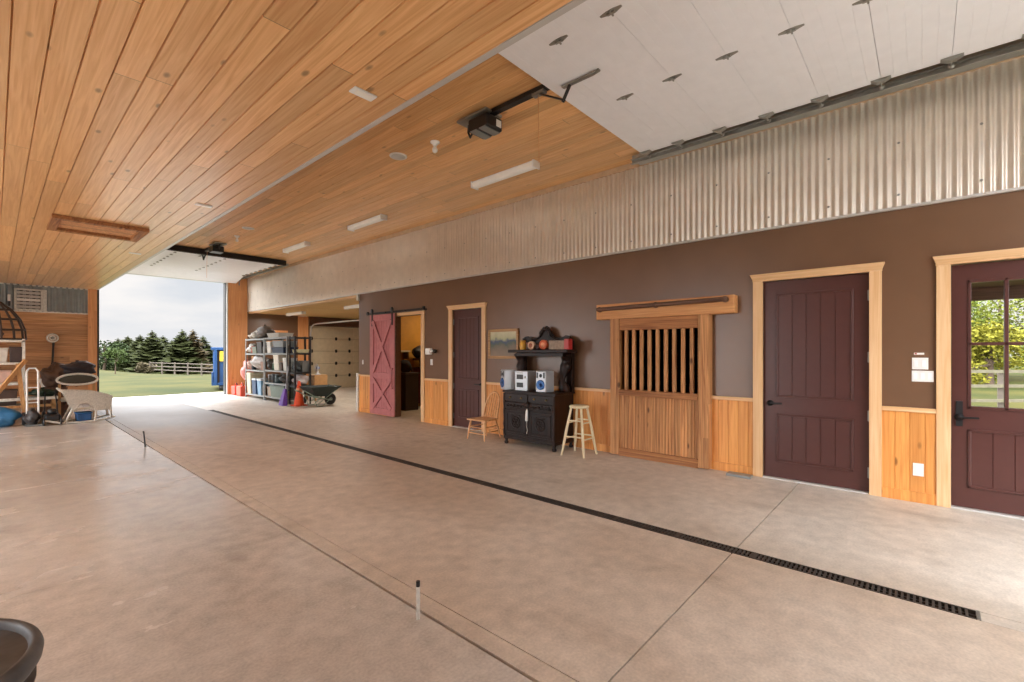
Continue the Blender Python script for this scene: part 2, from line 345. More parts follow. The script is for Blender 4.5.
# wainscot
def wains(y0, y1, n):
    a = MB().sheet([(v, u) for u, v in grooved(y0, y1, .105, 0, WX-.018, .006, .008, -1)], 'z', .0, .84)
    struct('wainscot_right', a, M_wains, fixn=False)
    struct('trim_chair_rail', MB().box(WX-.035, WX, y0, y1, .82, .86), M_trimh, bevel=.004)
    struct('baseboard_right', MB().box(WX-.032, WX, y0, y1, 0, .095), M_wains, bevel=.003)
for i, (a, b) in enumerate([(-.075, .305), (1.42, 1.9), (3.15, 5.585), (6.59, 7.29), (8.45, 9.76)]): wains(a, b, i)
struct('trim_corner', MB().box(WX-.05, WX+.2, 9.72, 9.8, 0, .88).box(WX-.05, WX+.2, 9.72, 9.8, 2.56, ZC-.01), M_white_paint, bevel=.004)

def casing(y0, y1, z1, tw=.095, cap=True, left=True, right=True):
    if right: struct('trim_door', MB().box(WX-.03, WX+.0, y0-tw, y0, 0, z1), M_trimv, bevel=.003)
    if left: struct('trim_door', MB().box(WX-.03, WX+.0, y1, y1+tw, 0, z1), M_trimv, bevel=.003)
    h = MB().box(WX-.032, WX, y0-tw-.004, y1+tw+.004, z1, z1+.062)
    if cap:
        ya, yb = y0-tw, y1+tw
        h.add([(WX-.034, ya-.004, z1+.02), (WX, ya-.004, z1+.02), (WX, yb+.004, z1+.02), (WX-.034, yb+.004, z1+.02),
               (WX-.062, ya-.025, z1+.078), (WX, ya-.025, z1+.078), (WX, yb+.025, z1+.078), (WX-.062, yb+.025, z1+.078)],
              [(0,3,2,1),(4,5,6,7),(0,1,5,4),(1,2,6,5),(2,3,7,6),(3,0,4,7)])
    struct('trim_door_head', h, M_trimh, bevel=.002)
casing(.4, 1.325, 2.14); casing(-1.09, -.17, 2.14); casing(5.70, 6.475, 2.14)
casing(7.40, 8.32, 2.12, cap=False, tw=.1)

# ------------------------------------------------------------------ plank panel doors
def raised_panel(parent, y0, y1, z0, z1, x):
    """moulded frame round vertical planks"""
    m = MB(); w_ = .022
    for a in ((y0, y1, z1-w_, z1), (y0, y1, z0, z0+w_), (y0, y0+w_, z0, z1), (y1-w_, y1, z0, z1)):
        m.prism([(a[0], a[2]), (a[1], a[2]), (a[1], a[3]), (a[0], a[3])], 'x', x-.016, x+.004)
    m.build('moulding', M_door, parent, bevel=.006)
    pts = grooved(y0+w_, y1-w_, (y1-y0-2*w_)/5, y0+w_, x-.005, .006, .009, -1)
    MB().sheet([(v, u) for u, v in pts], 'z', z0+w_, z1-w_).build('plank_panel', M_door, parent, fixn=False)
def lever(parent, yh, side, z=.93, x=5.65, plate=False):
    m = MB()
    if plate: m.box(x-.012, x, yh-.022, yh+.022, z-.08, z+.14)
    m.lathe([(0, 0), (.032, 0), (.032, -.012), (.012, -.016), (.012, -.05), (0, -.05)], (x, yh, z), 16, 'x')
    m.tube([(x-.045, yh, z), (x-.05, yh+side*.03, z), (x-.052, yh+side*.12, z+.004)], .009)
    m.build('door_handle', M_black, parent)
def paneldoor(n, y0, y1, hside, hz):
    x = WX+.03
    r = thing('door_%d' % n, (x, (y0+y1)/2, 0), None, None, kind='structure')
    g = .004; s = .125
    f = MB().box(x, x+.04, y0+g, y1-g, .015, 2.135)
    f.build('slab', M_door, r)
    raised_panel(r, y0+s, y1-s, .885, 2.0, x); raised_panel(r, y0+s, y1-s, .19, .705, x)
    yh = y1-.065 if hside > 0 else y0+.065
    lever(r, yh, -hside, hz, x)
    hy = y0 if hside > 0 else y1
    for z in (.2, .75, 1.32, 1.92):
        MB().box(x-.012, x+.002, hy-.004, hy+.016, z-.05, z+.05).tube([(x-.012, hy+.003, z-.052), (x-.012, hy+.003, z+.052)], .007).build('hinge', M_steel, r)
    struct('trim_threshold', MB().box(WX-.02, WX+.12, y0, y1, 0, .013), M_flash)
    return r
paneldoor(1, .4, 1.325, 1, .815); paneldoor(2, 5.70, 6.475, -1, .80)
struct('wall_door_backs', MB().box(WX+.1, WX+.15, .35, 1.4, 0, 2.2).box(WX+.1, WX+.15, 5.65, 6.5, 0, 2.2), M_dark)
# glazed door
x = WX+.03; y0, y1 = -1.09, -.17
gd = thing('door_3', (x, -.63, 0), None, None, kind='structure')
f = MB().box(x, x+.04, y0+.004, y1-.004, .015, .875).box(x, x+.04, y0+.004, y1-.004, 1.995, 2.135).box(x, x+.04, y1-.108, y1-.004, .875, 1.995).box(x, x+.04, y0+.004, y0+.125, .875, 1.995)
f.build('slab', M_door, gd)
ym = (y0+y1)/2; zs = 1.44
fr = MB()
for a in ((y0+.125, y1-.108, .875, .90), (y0+.125, y1-.108, 1.97, 1.995), (y0+.125, y0+.147, .875, 1.995), (y1-.13, y1-.108, .875, 1.995), (y1-.108-.232-.013, y1-.108-.232+.013, .875, 1.995), (y0+.125+.222-.013, y0+.125+.222+.013, .875, 1.995), (y0+.125, y1-.108, zs-.013, zs+.013)):
    fr.box(x-.01, x+.046, *a)
fr.build('glazing_bars', M_door, gd, bevel=.004)
gm, gt, gp = newmat('clear_glass'); gp.inputs['Roughness'].default_value = 0; gp.inputs['Transmission Weight'].default_value = 1; gp.inputs['IOR'].default_value = 1.05; gp.inputs['Base Color'].default_value = (1, 1, 1, 1)
MB().box(x+.018, x+.022, y0+.13, y1-.13, .88, 1.99).build('pane', gm, gd)
raised_panel(gd, y0+.125, y1-.108, .19, .70, x)
lever(gd, y1-.055, -1, .80, x, plate=True)
struct('trim_threshold', MB().box(WX-.02, WX+.12, y0, y1, 0, .013), M_flash)

# ------------------------------------------------------------------ far wall (y = 16.8)
fw = MB()
zz = grooved(0, 2.39, .14, 0, YF, .006, .008, -1)
MBf = MB().sheet([(v, u) for u, v in zz], 'x', XL, 1.7)
# profile is (y,z) for axis x
struct('wall_far', MBf, M_cedar, fixn=False)
struct('wall_far_core', MB().box(XL-.1, OX0-.03, YF+.012, YF+.2, 0, ZL+.1).box(OX0-.03, OX1+.03, YF+.0, YF+.2, OZ+.03, ZR+.1).box(OX1+.03, WX+.02, YF+.01, YF+.2, 0, ZR+.1).box(WX+.02, 7.3, YF+.0, YF+.2, 0, 2.75).box(7.6, 11.3, YF+.04, YF+.2, 0, 2.75), M_wall)
cp = []; xx = XL
while xx < 1.7:
    for j in range(8): cp.append((xx+.11*j/8, YF-.024+.022*math.cos(2*math.pi*j/8)))
    xx += .11
cp = [c for c in cp if c[0] < 1.7]
struct('wall_far_cladding', MB().add([(u, v, 2.4) for u, v in cp]+[(u, v, ZL) for u, v in cp], [(i, i+1, len(cp)+i+1, len(cp)+i) for i in range(len(cp)-1)], True), M_galvd, fixn=False)
struct('trim_far', MB().box(XL, 1.7, YF-.03, YF, 2.375, 2.41).box(XL, 1.7, YF-.03, YF, ZL-.03, ZL), M_white_paint)
struct('trim_jamb', MB().box(1.68, OX0-.02, YF-.05, YF+.1, 0, ZL), M_post)
struct('trim_jamb', MB().box(OX1+.05, WX-.03, YF-.06, YF+.02, 0, ZR-.08), M_post)
struct('trim_jamb', MB().box(OX1+.02, OX1+.05, YF-.09, YF+.2, 0, OZ), M_flash)
struct('trim_jamb', MB().box(OX0-.02, OX0+.02, YF-.06, YF+.2, 0, OZ).box(OX1-.0, OX1+.02, YF-.02, YF+.2, 0, OZ), M_dsteel)
struct('trim_header', MB().box(OX0-.03, OX1+.03, YF-.02, YF+.2, OZ, OZ+.06), M_flash)
struct('trim_post', MB().box(7.27, 7.64, YF-.02, YF+.1, 0, 2.66), M_post)
# louvred vent window
vw = thing('window_1', (.59, YF-.03, 2.4), None, None, kind='structure')
v = MB()
for a in ((.33, .37, 2.41, 2.95), (.79, .83, 2.41, 2.95), (.33, .83, 2.41, 2.45), (.33, .83, 2.91, 2.95)): v.box(a[0], a[1], YF-.07, YF-.02, a[2], a[3])
v.box(.83, .90, YF-.05, YF-.02, 2.41, 2.95)
v.build('window_frame', M_white_paint, vw)
for i in range(5):
    z = 2.47+i*.088
    MB().prism([(YF-.04, z+.062), (YF-.07, z), (YF-.06, z-.004), (YF-.03, z+.06)], 'x', .375, .785).build('louvre', M_white if i in (2,) else M_flash, vw)
MB().box(.37, .79, YF-.024, YF-.02, 2.44, 2.92).build('backing', M_dark, vw)

# back wall, left wall, near opening
bw_ = MB().box(XL-.1, OX0, YB-.15, YB, 0, ZR+.1).box(OX0, OX1, YB-.15, YB, OZ, ZR+.1).box(OX1, WX+.02, YB-.15, YB, 0, ZR+.1)
struct('wall_back', bw_, M_cedar)
lw = MB()
for a, b in ((YB, 3.6), (6.6, 9.0), (12.6, YF)): lw.box(XL-.15, XL, a, b, 0, ZL)
for a, b in ((3.6, 6.6), (9.0, 12.6)): lw.box(XL-.15, XL, a, b, 2.7, ZL)  # left openings are unseen, added to let daylight into the room
struct('wall_left', lw, M_cedar)

# ------------------------------------------------------------------ alcove garage bay, tack room, stall
struct('wall_alcove', MB().box(11.2, 11.3, 9.6, YF, 0, 2.75).box(WX+.15, 11.2, 9.6, 9.68, 0, 2.75), M_wall)
struct('ceiling_alcove', MB().box(WX+.15, 11.3, 9.6, YF, 2.665, 2.75), M_alcceil)
struct('trim_alcove', MB().box(WX+.02, WX+.15, 9.8, YF, ZC-.06, ZC-.012), M_trimh)
struct('wall_header_alcove', MB().box(7.64, 11.2, YF-.1, YF, 2.36, 2.66), M_rod)
tk = mat('ochre_room_paint', (206, 150, 62), .6, var=.06)
struct('wall_tack_room', MB().box(8.3, 8.4, 6.9, 9.6, 0, 2.6).box(WX+.15, 8.3, 6.85, 6.95, 0, 2.6).box(WX+.15, 8.3, 9.5, 9.58, 0, 2.6), tk)
struct('ceiling_tack_room', MB().box(WX+.15, 8.4, 6.85, 9.58, 2.6, 2.66), M_dwhite)
struct('wall_stall', MB().box(8.2, 8.3, 1.7, 3.5, 0, 2.6).box(WX+.15, 8.2, 1.62, 1.7, 0, 2.6).box(WX+.15, 8.2, 3.5, 3.58, 0, 2.6).box(WX+.15, 8.3, 1.62, 3.58, 2.6, 2.66), M_rod)
def lamp(name, loc, power, sx, sy, col=(1, .93, .83), rot=(0, 0, 0)):
    d = bpy.data.lights.new(name, 'AREA'); d.shape = 'RECTANGLE'; d.size = sx; d.size_y = sy; d.energy = power; d.color = col
    o = bpy.data.objects.new(name, d); COL.objects.link(o); o.location = loc; o.rotation_euler = rot; return o

# sectional overhead doors
def ovdoor(label, ya, yb, zt, x0, x1, open_at):
    """flat under the ceiling between ya and yb; open_at: the end nearer the opening"""
    r = thing('overhead_door', ((x0+x1)/2, (ya+yb)/2, zt), label, 'garage door')
    n = 8 if open_at != 0 else 7
    n = 8; h = (yb-ya)/n
    for i in range(n):
        a, b = ya+i*h, ya+(i+1)*h
        pts = grooved(a+.002, b-.002, h/5, a, zt, .0015, .006, -1)
        m = MB().sheet(pts, 'x', x0, x1); m.sm = [False]*len(m.f)
        m.box(x0, x1, a+.001, b-.001, zt+.003, zt+.045)
        m.build('panel', M_dwhite, r, fixn=False)
    HX = [x0+.05, 2.9, 3.96]
    for i in range(1, n):
        for xh in HX:
            c = ya+i*h
            MB().prism([(xh-.008, c-.085), (xh+.008, c-.085), (xh+.03, c-.02), (xh+.03, c+.02), (xh+.008, c+.085), (xh-.008, c+.085), (xh-.02, c+.03), (xh-.02, c-.03)], 'z', zt-.004, zt).tube([(xh-.025, c, zt-.012), (xh+.035, c, zt-.012)], .007).box(xh-.005, xh+.015, c-.03, c+.03, zt-.016, zt-.004).build('hinge', M_steel, r)
    return r, n, h
r1, n_, h_ = ovdoor('white sectional overhead door raised flat under the nearer end of ceiling', -1.075, 2.565, 3.776, 1.9, 5.25, 1)
def rollers(r, ya, n, h, xe, zt):
    for i in range(n+1):
        c = ya+i*h+(.05 if i == 0 else (-.06 if i == n else 0))
        MB().prism([(c-.07, zt-.004), (c-.025, zt-.028), (c+.025, zt-.028), (c+.07, zt-.004)], 'x', xe-.07, xe-.005).tube([(xe-.06, c, zt-.024), (xe+.07, c, zt-.024)], .008).lathe([(0, 0), (.024, 0), (.024, .015), (0, .015)], (xe+.045, c, zt-.024), 12, 'x').build('roller_bracket', M_steel, r)
rollers(r1, -1.075, n_, h_, 5.25, 3.776)
def track(r, ya, yb, x, z):
    MB().box(x, x+.006, ya, yb, z-.03, z+.03).box(x-.035, x+.006, ya, yb, z-.03, z-.024).box(x-.035, x+.006, ya, yb, z+.024, z+.03).build('track', M_steel, r)
track(r1, YB, 2.75, 5.345, 3.75)
MB().box(5.352, WX-.04, YB, 2.75, 3.79, 3.84).build('track_angle', M_steel, r1)
# far door
r2, n2, h2 = ovdoor('white sectional overhead door raised flat above the far opening', 13.12, 16.0, 3.776, 1.9, 5.25, 2)
rollers(r2, 13.12, n2, h2, 5.25, 3.776); track(r2, 12.95, 16.7, 5.345, 3.75)
MB().prism([(16.0, 3.776), (16.76, 3.595), (16.77, 3.64), (16.0, 3.82)], 'x', 1.9, 5.25).build('bottom_section', M_dwhite, r2)
for xh in (2.9, 3.96): MB().box(xh-.02, xh+.03, 15.93, 16.07, 3.765, 3.776).build('hinge', M_steel, r2)
MB().tube([(5.345, 16.66, 3.74), (5.345, 16.73, 3.70), (5.345, 16.74, 3.55), (5.345, 16.74, .0)][0:3], .02).build('curved_track', M_steel, r2)
struct('beam_far_door', MB().box(1.9, 5.3, 12.97, 13.09, 3.73, 3.855), M_dark)  # dark strip standing in for the shadowed gap at the door's near edge
# alcove garage door (closed)
ad = thing('garage_door', (9.2, YF, 0), 'closed cream sectional garage door at back of the storage bay', 'garage door')
for i in range(5):
    a, b = .01+i*.465, .01+(i+1)*.465-.008
    m = MB().box(7.7, 11.1, YF-.02, YF+.02, a, b)
    for k in range(4): m.box(7.75+k*.84, 7.75+k*.84+.74, YF-.028, YF-.02, a+.06, b-.06)
    m.build('panel', M_cream, ad, bevel=.006)
for i in range(1, 5):
    for xh in (7.76, 8.70, 9.25, 10.2):
        c = .01+i*.465
        MB().prism([(xh-.03, c-.06), (xh+.03, c-.06), (xh+.045, c), (xh+.03, c+.06), (xh-.03, c+.06), (xh-.045, c)], 'y', YF-.04, YF-.02).tube([(xh-.04, YF-.045, c), (xh+.04, YF-.045, c)], .01).build('hinge', M_dsteel, ad)
tr = MB().box(7.67, 7.70, YF-.12, YF-.06, 0, 2.1)
tr.tube([(7.7, YF-.09, 2.1), (7.7, YF-.14, 2.28), (7.7, YF-.3, 2.36), (7.7, YF-.6, 2.38)], .025).tube([(7.7, YF-.6, 2.38), (7.7, 12.6, 2.38)], .025)
tr.beam((7.7, 12.7, 2.38), (7.7, 12.7, 2.655), .03, .03)
tr.build('track', M_flash, ad)

# openers
def opener(y, sgn, label):
    r = thing('door_opener', (0, 0, 0), label, 'garage door opener')
    # built with the rail running towards -y from the unit
    MB().box(-.035, .035, -2.9, .12, -.04, -.0).build('rail', M_black, r)
    MB().box(-.12, .12, -.12, .32, -.035, -.012).build('mounting_plate', M_steel, r)
    b = MB().box(-.115, .115, -.13, .15, -.19, -.06)
    b.build('motor_housing', M_black, r, bevel=.015)
    MB().box(.02, .09, -.137, -.128, -.16, -.09).build('label_plate', M_white, r)
    MB().box(-.11, .11, -.1, -.01, -.196, -.186).box(-.11, .11, .03, .12, -.196, -.186).build('lamp_lens', M_galvd, r)
    MB().tube([(0, .16, -.1), (.02, .26, -.16), (.03, .30, -.09), (0, .26, -.03)], .012).build('cable', M_black, r)
    MB().box(-.028, .028, -.78, -.64, -.065, -.035).build('trolley', M_steel, r)
    MB().beam((0, -.72, -.06), (.0, -1.0, -.22), .03, .012).beam((0, -.98, -.23), (0, -1.06, -.10), .03, .012).build('arm', M_black, r)
    MB().box(-.02, .02, -1.30, -.98, -.105, -.09).beam((0, -1.30, -.10), (0, -1.36, -.09), .035, .012).build('door_bracket', M_steel, r)
    MB().tube([(0, -.70, -.06), (.01, -.70, -.7)], .003, 5).build('pull_cord', M_post, r)
    return r
o1 = opener(3.4, 1, 'black overhead door opener with rail under the ceiling, nearer one'); o1.location = (3.42, 3.42, ZR-.004)
o2 = copy_tree(o1); o2.location = (3.42, 12.2, ZR-.004); o2.rotation_euler = (0, 0, math.pi)
o2['label'] = 'black overhead door opener beside the far raised door'

# ------------------------------------------------------------------ ceiling fittings
fl = thing('fluorescent_light', (4.7, 4.355, ZR), 'white strip light on the high ceiling, nearest of three in a row', 'ceiling light', 'strip lights on the high ceiling')
MB().box(4.655, 4.745, 3.77, 4.94, ZR-.03, ZR-.001).build('housing', M_white, fl)
MB().prism([(4.635, ZR-.03), (4.765, ZR-.03), (4.755, ZR-.075), (4.73, ZR-.09), (4.67, ZR-.09), (4.645, ZR-.075)], 'y', 3.79, 4.92).build('diffuser', M_offw, fl)
for yy in (3.765, 4.92): MB().box(4.63, 4.77, yy, yy+.025, ZR-.095, ZR-.001).build('end_cap', M_white, fl, bevel=.004)
for yc, lb in ((7.89, 'white strip light on the high ceiling, middle of three in a row'), (10.96, 'white strip light on the high ceiling, farthest of three in a row')):
    c = copy_tree(fl); c.location = (4.7, yc, ZR); c['label'] = lb
for i, (xa, ya, lb) in enumerate(((6.55, 15.3, 'white strip light inside the storage bay, above the shelving'), (6.62, 11.6, 'white strip light inside the storage bay, near the wall corner'))):
    c = copy_tree(fl); c.location = (xa, ya, 2.665); c['label'] = lb; c['group'] = 'strip lights in the storage bay'
def socket(loc, lb):
    s = thing('lamp_holder', loc, lb, 'lamp holder')
    z = loc[2]
    MB().lathe([(0, 0), (.055, 0), (.055, -.012), (.03, -.03), (.025, -.045), (0, -.045)], loc, 20).build('base', M_white, s)
    MB().lathe([(.014, -.045), (.016, -.06), (.032, -.09), (.03, -.115), (.015, -.13), (0, -.133)], loc, 16).build('bulb', M_offw, s)
socket((3.48, 4.33, ZR), 'bare bulb in white holder beside the nearer door opener')
socket((3.47, 11.0, ZR), 'bare bulb in white holder close to the far door opener')
sp = thing('ceiling_speaker', (3.42, 4.99, ZR), 'round white ceiling grille near the bare bulb, the nearer one', 'ceiling speaker')
MB().lathe([(0, 0), (.11, 0), (.11, -.008), (.095, -.014), (.09, -.010), (0, -.011)], (3.42, 4.99, ZR), 32).build('rim', M_white, sp)
MB().lathe([(0, -.012), (.088, -.012), (.088, -.0105), (0, -.0105)], (3.42, 4.99, ZR), 32).build('grille', M_flash, sp)
c = copy_tree(sp); c.location = (3.40, 10.14, ZR); c['label'] = 'round white ceiling grille on the high ceiling, the farther one'
pl = thing('ceiling_plate', (1.604, 2.735, ZL), 'small white rectangular cover on low ceiling, nearest of three', 'cover plate', 'small white covers on the low ceiling')
MB().box(1.525, 1.685, 2.695, 2.775, ZL-.012, ZL-.0005).build('cover', M_white, pl, bevel=.003)
MB().box(1.55, 1.66, 2.71, 2.76, ZL-.015, ZL-.011).build('insert', M_offw, pl)
for yy, lb in ((6.18, 'small white rectangular cover on low ceiling, middle of three'), (10.07, 'small white rectangular cover on low ceiling, farthest of three')):
    c = copy_tree(pl); c.location = (1.604, yy, ZL); c['label'] = lb
hb = thing('ceiling_hatch', (.945, 8.36, ZL), 'shallow wooden frame with recessed panel on the low ceiling', 'ceiling hatch')
for nm, a in (('frame_board', (.47, 1.42, 7.93, 8.03)), ('frame_board', (.47, 1.42, 8.70, 8.80)), ('frame_board', (.47, .56, 8.03, 8.70)), ('frame_board', (1.33, 1.42, 8.03, 8.70))):
    MB().box(a[0], a[1], a[2], a[3], ZL-.05, ZL-.0005).build(nm, M_stallh, hb, bevel=.003)
MB().box(.56, 1.33, 8.03, 8.70, ZL-.012, ZL-.0005).build('hatch_panel', M_stall, hb)

# ------------------------------------------------------------------ sliding red door
rd = thing('sliding_barn_door', (5.5, 8.72, 0), 'faded red sliding barn door with cross braces in two panels', 'barn door')
ya, yb, xa = 8.17, 9.10, 5.50
MB().sheet([(v, u) for u, v in grooved(ya, yb, .095, ya+.03, xa+.02, .006, .008, -1)], 'z', .03, 2.17).box(xa+.028, xa+.05, ya, yb, .03, 2.17).build('planks', M_red, rd, fixn=False)
fr = MB()
for a in ((ya, ya+.14, .03, 2.17), (yb-.14, yb, .03, 2.17), (ya+.14, yb-.14, .03, .17), (ya+.14, yb-.14, 2.04, 2.17), (ya+.14, yb-.14, .80, .93)): fr.box(xa, xa+.03, *a)
fr.build('frame', M_red, rd, bevel=.003)
for z0, z1 in ((.93, 2.04), (.17, .80)):
    MB().beam((xa-.004, ya+.12, z0), (xa-.004, yb-.12, z1), .018, .09, up=(0, 0, 1)).beam((xa-.001, ya+.12, z1), (xa-.001, yb-.12, z0), .018, .09).build('cross_brace', M_red, rd)
MB().box(xa+.012, xa+.05, ya-.018, ya, .03, 2.17).build('edge_strip', M_rod, rd)
MB().box(xa-.03, xa, ya+.03, ya+.09, .6, .64).box(xa-.03, xa, ya+.03, ya+.09, 1.0, 1.04).tube([(xa-.025, ya+.06, .6), (xa-.025, ya+.06, 1.04)], .012).build('handle', M_red, rd)
for yy in (8.24, 9.0):
    MB().box(xa-.008, xa, yy-.025, yy+.025, 1.93, 2.25).lathe([(0, -.02), (.05, -.02), (.05, .0), (0, .0)], (xa-.001, yy, 2.255), 18, 'x').build('hanger', M_black, rd)
tr = thing('sliding_door_track', (5.52, 8.3, 2.2), 'black iron track with end stops above the red sliding door', 'door track')
MB().box(5.502, 5.512, 7.2, 9.2, 2.185, 2.225).build('rail', M_black, tr)
for yy in (7.25, 7.8, 8.5, 9.16): MB().tube([(5.51, yy, 2.205), (WX, yy, 2.205)], .012).lathe([(0, 0), (.02, 0), (.02, .012), (0, .012)], (5.49, yy, 2.205), 8, 'x').build('spacer', M_black, tr)
for yy in (7.2, 9.2): MB().box(5.49, 5.53, yy-.02, yy+.02, 2.18, 2.25).build('end_stop', M_black, tr)

# ------------------------------------------------------------------ stall front: beam, posts, slatted door
bm_ = thing('stall_header', (5.5, 2.5, 1.82), 'pale wooden beam carrying a dark round rail above slatted stall door', 'wooden beam')
MB().box(5.5, WX, 1.585, 3.36, 1.81, 2.012).build('beam', M_beam, bm_, bevel=.004)
rod = MB().tube([(5.46, 1.68, 1.965), (5.46, 3.30, 1.945)], .027, 12)
rod.build('round_rail', M_rod, bm_)
for yy, zz_ in ((1.68, 1.965), (2.5, 1.955), (3.30, 1.945)): MB().lathe([(0, 0), (.036, 0), (.036, -.03), (.02, -.085), (0, -.085)], (5.50, yy, zz_), 12, 'x').build('rail_bracket', M_rod, bm_)
sd = thing('stall_door', (5.5, 2.48, 0), 'rough wooden stall door with upright bars above beadboard panel', 'stall door')
x0 = 5.505
MB().box(x0, WX-.0, 1.86, 1.99, .01, 1.81).build('stile', M_stall, sd, bevel=.005)
MB().box(x0, WX-.0, 3.02, 3.15, .01, 1.81).build('stile', M_stall, sd, bevel=.005)
MB().box(x0+.01, WX-.01, 1.99, 3.02, 1.655, 1.81).build('top_rail', M_stallh, sd, bevel=.008)
MB().box(x0-.012, WX-.01, 1.99, 3.02, .80, .875).build('middle_rail', M_stallh, sd, bevel=.006)
MB().box(x0, WX-.01, 1.99, 3.02, .0, .105).build('bottom_rail', M_stallh, sd, bevel=.005)
MB().sheet([(v, u) for u, v in grooved(1.99, 3.02, .04, 2.0, x0+.035, .009, .011, -1)], 'z', .105, .80).box(x0+.05, WX-.0, 1.99, 3.02, .105, .80).build('beadboard_panel', M_stall, sd, fixn=False)
for i in range(9):
    yy = 2.075+i*(.86/8)
    MB().box(x0+.03, x0+.07, yy-.021, yy+.021, .875, 1.655).build('bar', M_stall, sd, bevel=.004)
MB().box(x0+.03, x0+.06, 1.99, 2.015, .105, .80).box(x0+.03, x0+.06, 2.995, 3.02, .105, .8).build('panel_trim', M_stall, sd)
bx = thing('metal_sill_block', (5.47, 1.53, 0), 'flat grey metal block lying on floor beside the stall door', 'metal block')
MB().box(5.41, 5.53, 1.40, 1.65, 0, .028).build('block', M_galvd, bx, bevel=.006)

# ------------------------------------------------------------------ wall plates
def plate(y, z, w_, h, gangs, lb, nm='light_switch'):
    r = thing(nm, (WX-.006, y, z), lb, 'wall switch' if nm == 'light_switch' else 'power outlet')
    xb = WX if z > .9 else WX-.018
    MB().box(xb-.008, xb-.0005, y-w_/2, y+w_/2, z-h/2, z+h/2).build('cover_plate', M_white, r, bevel=.002)
    for i in range(gangs):
        yy = y+(i-(gangs-1)/2)*w_/gangs
        MB().box(xb-.013, xb-.008, yy-.014, yy+.014, z-.03, z+.03).build('rocker' if nm == 'light_switch' else 'socket', M_dwhite, r)
plate(.033, 1.265, .112, .106, 2, 'white two-gang light switch, upper of the pair left of glazed door')
plate(.016, 1.15, .15, .100, 3, 'white three-gang light switch, lower of the pair left of glazed door')
s = thing('wall_sticker', (WX-.002, .04, 1.355), 'tiny white and red label strip above the wall switches', 'label')
MB().box(WX-.002, WX-.0003, .005, .075, 1.345, 1.363).build('strip', M_white, s)
MB().box(WX-.0026, WX-.0019, .055, .070, 1.348, 1.360).build('mark', mat('sticker_red', (190, 50, 50)), s)
plate(.045, .30, .075, .115, 1, 'white outlet cover on pine wainscot by glazed door', 'power_outlet')
plate(7.09, 1.175, .07, .115, 1, 'small white switch under the wall camera beside tack room opening')
th = thing('wall_camera', (WX-.05, 7.05, 1.38), 'white wall device with small black dome beside tack room opening', 'security camera')
MB().box(WX-.07, WX, 7.07, 7.21, 1.32, 1.44).build('housing', M_white, th, bevel=.01)
MB().tube([(WX-.04, 7.07, 1.39), (WX-.05, 6.95, 1.385)], .018).build('arm', M_white, th)
MB().lathe([(0, 0), (.035, 0), (.035, -.04), (.02, -.06), (0, -.065)], (WX-.03, 6.93, 1.385), 14, 'x').build('dome', M_black, th)
plate(9.586, 1.14, .06, .1, 1, 'small grey-white switch at the wall end beside storage bay')

# ------------------------------------------------------------------ drain, pipes
dr = thing('trench_drain', (3.43, 6.2, 0), 'long black slotted iron drain grate set in the concrete floor', 'floor drain')
m = MB().box(3.352, 3.361, -.2, 12.6, -.02, .002).box(3.452, 3.461, -.2, 12.6, -.02, .002)
y = -.17; k = 0
while y < 12.55:
    if k % 20 == 19: m.box(3.361, 3.452, y-.004, y+.03, -.018, .001)
    else: m.box(3.361, 3.452, y, y+.012, -.018, .0)
    y += .026; k += 1
m.box(3.406, 3.414, -.2, 12.6, -.02, -.004)
m.build('grate', M_iron, dr)
MB().box(3.348, 3.465, -.215, -.2, -.05, .003).build('end_plate', M_steel, dr)
MB().box(3.352, 3.461, -.2, 12.6, -.115, -.1).build('channel', M_dark, dr)
def pipe(x, y, h, lean, m_, lb):
    r = thing('floor_pipe', (x, y, 0), lb, 'pipe')
    MB().tube([(x, y, -.02), (x+lean[0]*.8, y+lean[1]*.8, h*.86)], .0095, 12).build('pipe_body', m_, r)
    MB().tube([(x+lean[0]*.8, y+lean[1]*.8, h*.86), (x+lean[0], y+lean[1], h)], .0105, 12).build('cap', M_black, r)
pipe(1.449, 1.94, .195, (0, 0), M_white_paint, 'short white pipe with black cap sticking out of nearer floor')
pipe(1.455, 8.385, .23, (-.02, .02), M_black, 'leaning dark pipe sticking out of floor near the rocking chair')
bpy.data.objects['floor_pipe.001'].children[0].data.materials[0] = M_dsteel

# ------------------------------------------------------------------ stool
st = thing('bar_stool', (5.21, 3.44, 0), 'round unpainted pale wooden stool beside the carved cabinet', 'stool')
cx, cy, sh = 5.205, 3.445, .66
feet = [(5.02, 3.60), (5.06, 3.28), (5.39, 3.29), (5.36, 3.62)]
MB().lathe([(0, sh), (.118, sh), (.130, sh-.008), (.133, sh-.02), (.126, sh-.034), (.0, sh-.034)], (cx, cy, 0), 28).build('seat', M_stool, st)
tops = [(cx+(a-cx)*.45, cy+(b-cy)*.45, sh-.03) for a, b in feet]
for (a, b), t_ in zip(feet, tops):
    MB().tube([(a, b, 0), ((a*.75+t_[0]*.25), (b*.75+t_[1]*.25), .16), ((a+t_[0])/2, (b+t_[1])/2, sh*.5), t_], [.013, .018, .019, .015], 10).build('leg', M_stool, st)
def onleg(i, z): k = z/(sh-.03); return tuple(feet[i][j]*(1-k)+tops[i][j]*k for j in (0, 1))+(z,)
for z, ii in ((.25, (0, 2)), (.22, (1, 3)), (.46, (0, 2)), (.43, (1, 3))):
    for i in ii: MB().tube([onleg(i, z), onleg((i+1) % 4, z)], .010, 8).build('rung', M_stool, st)

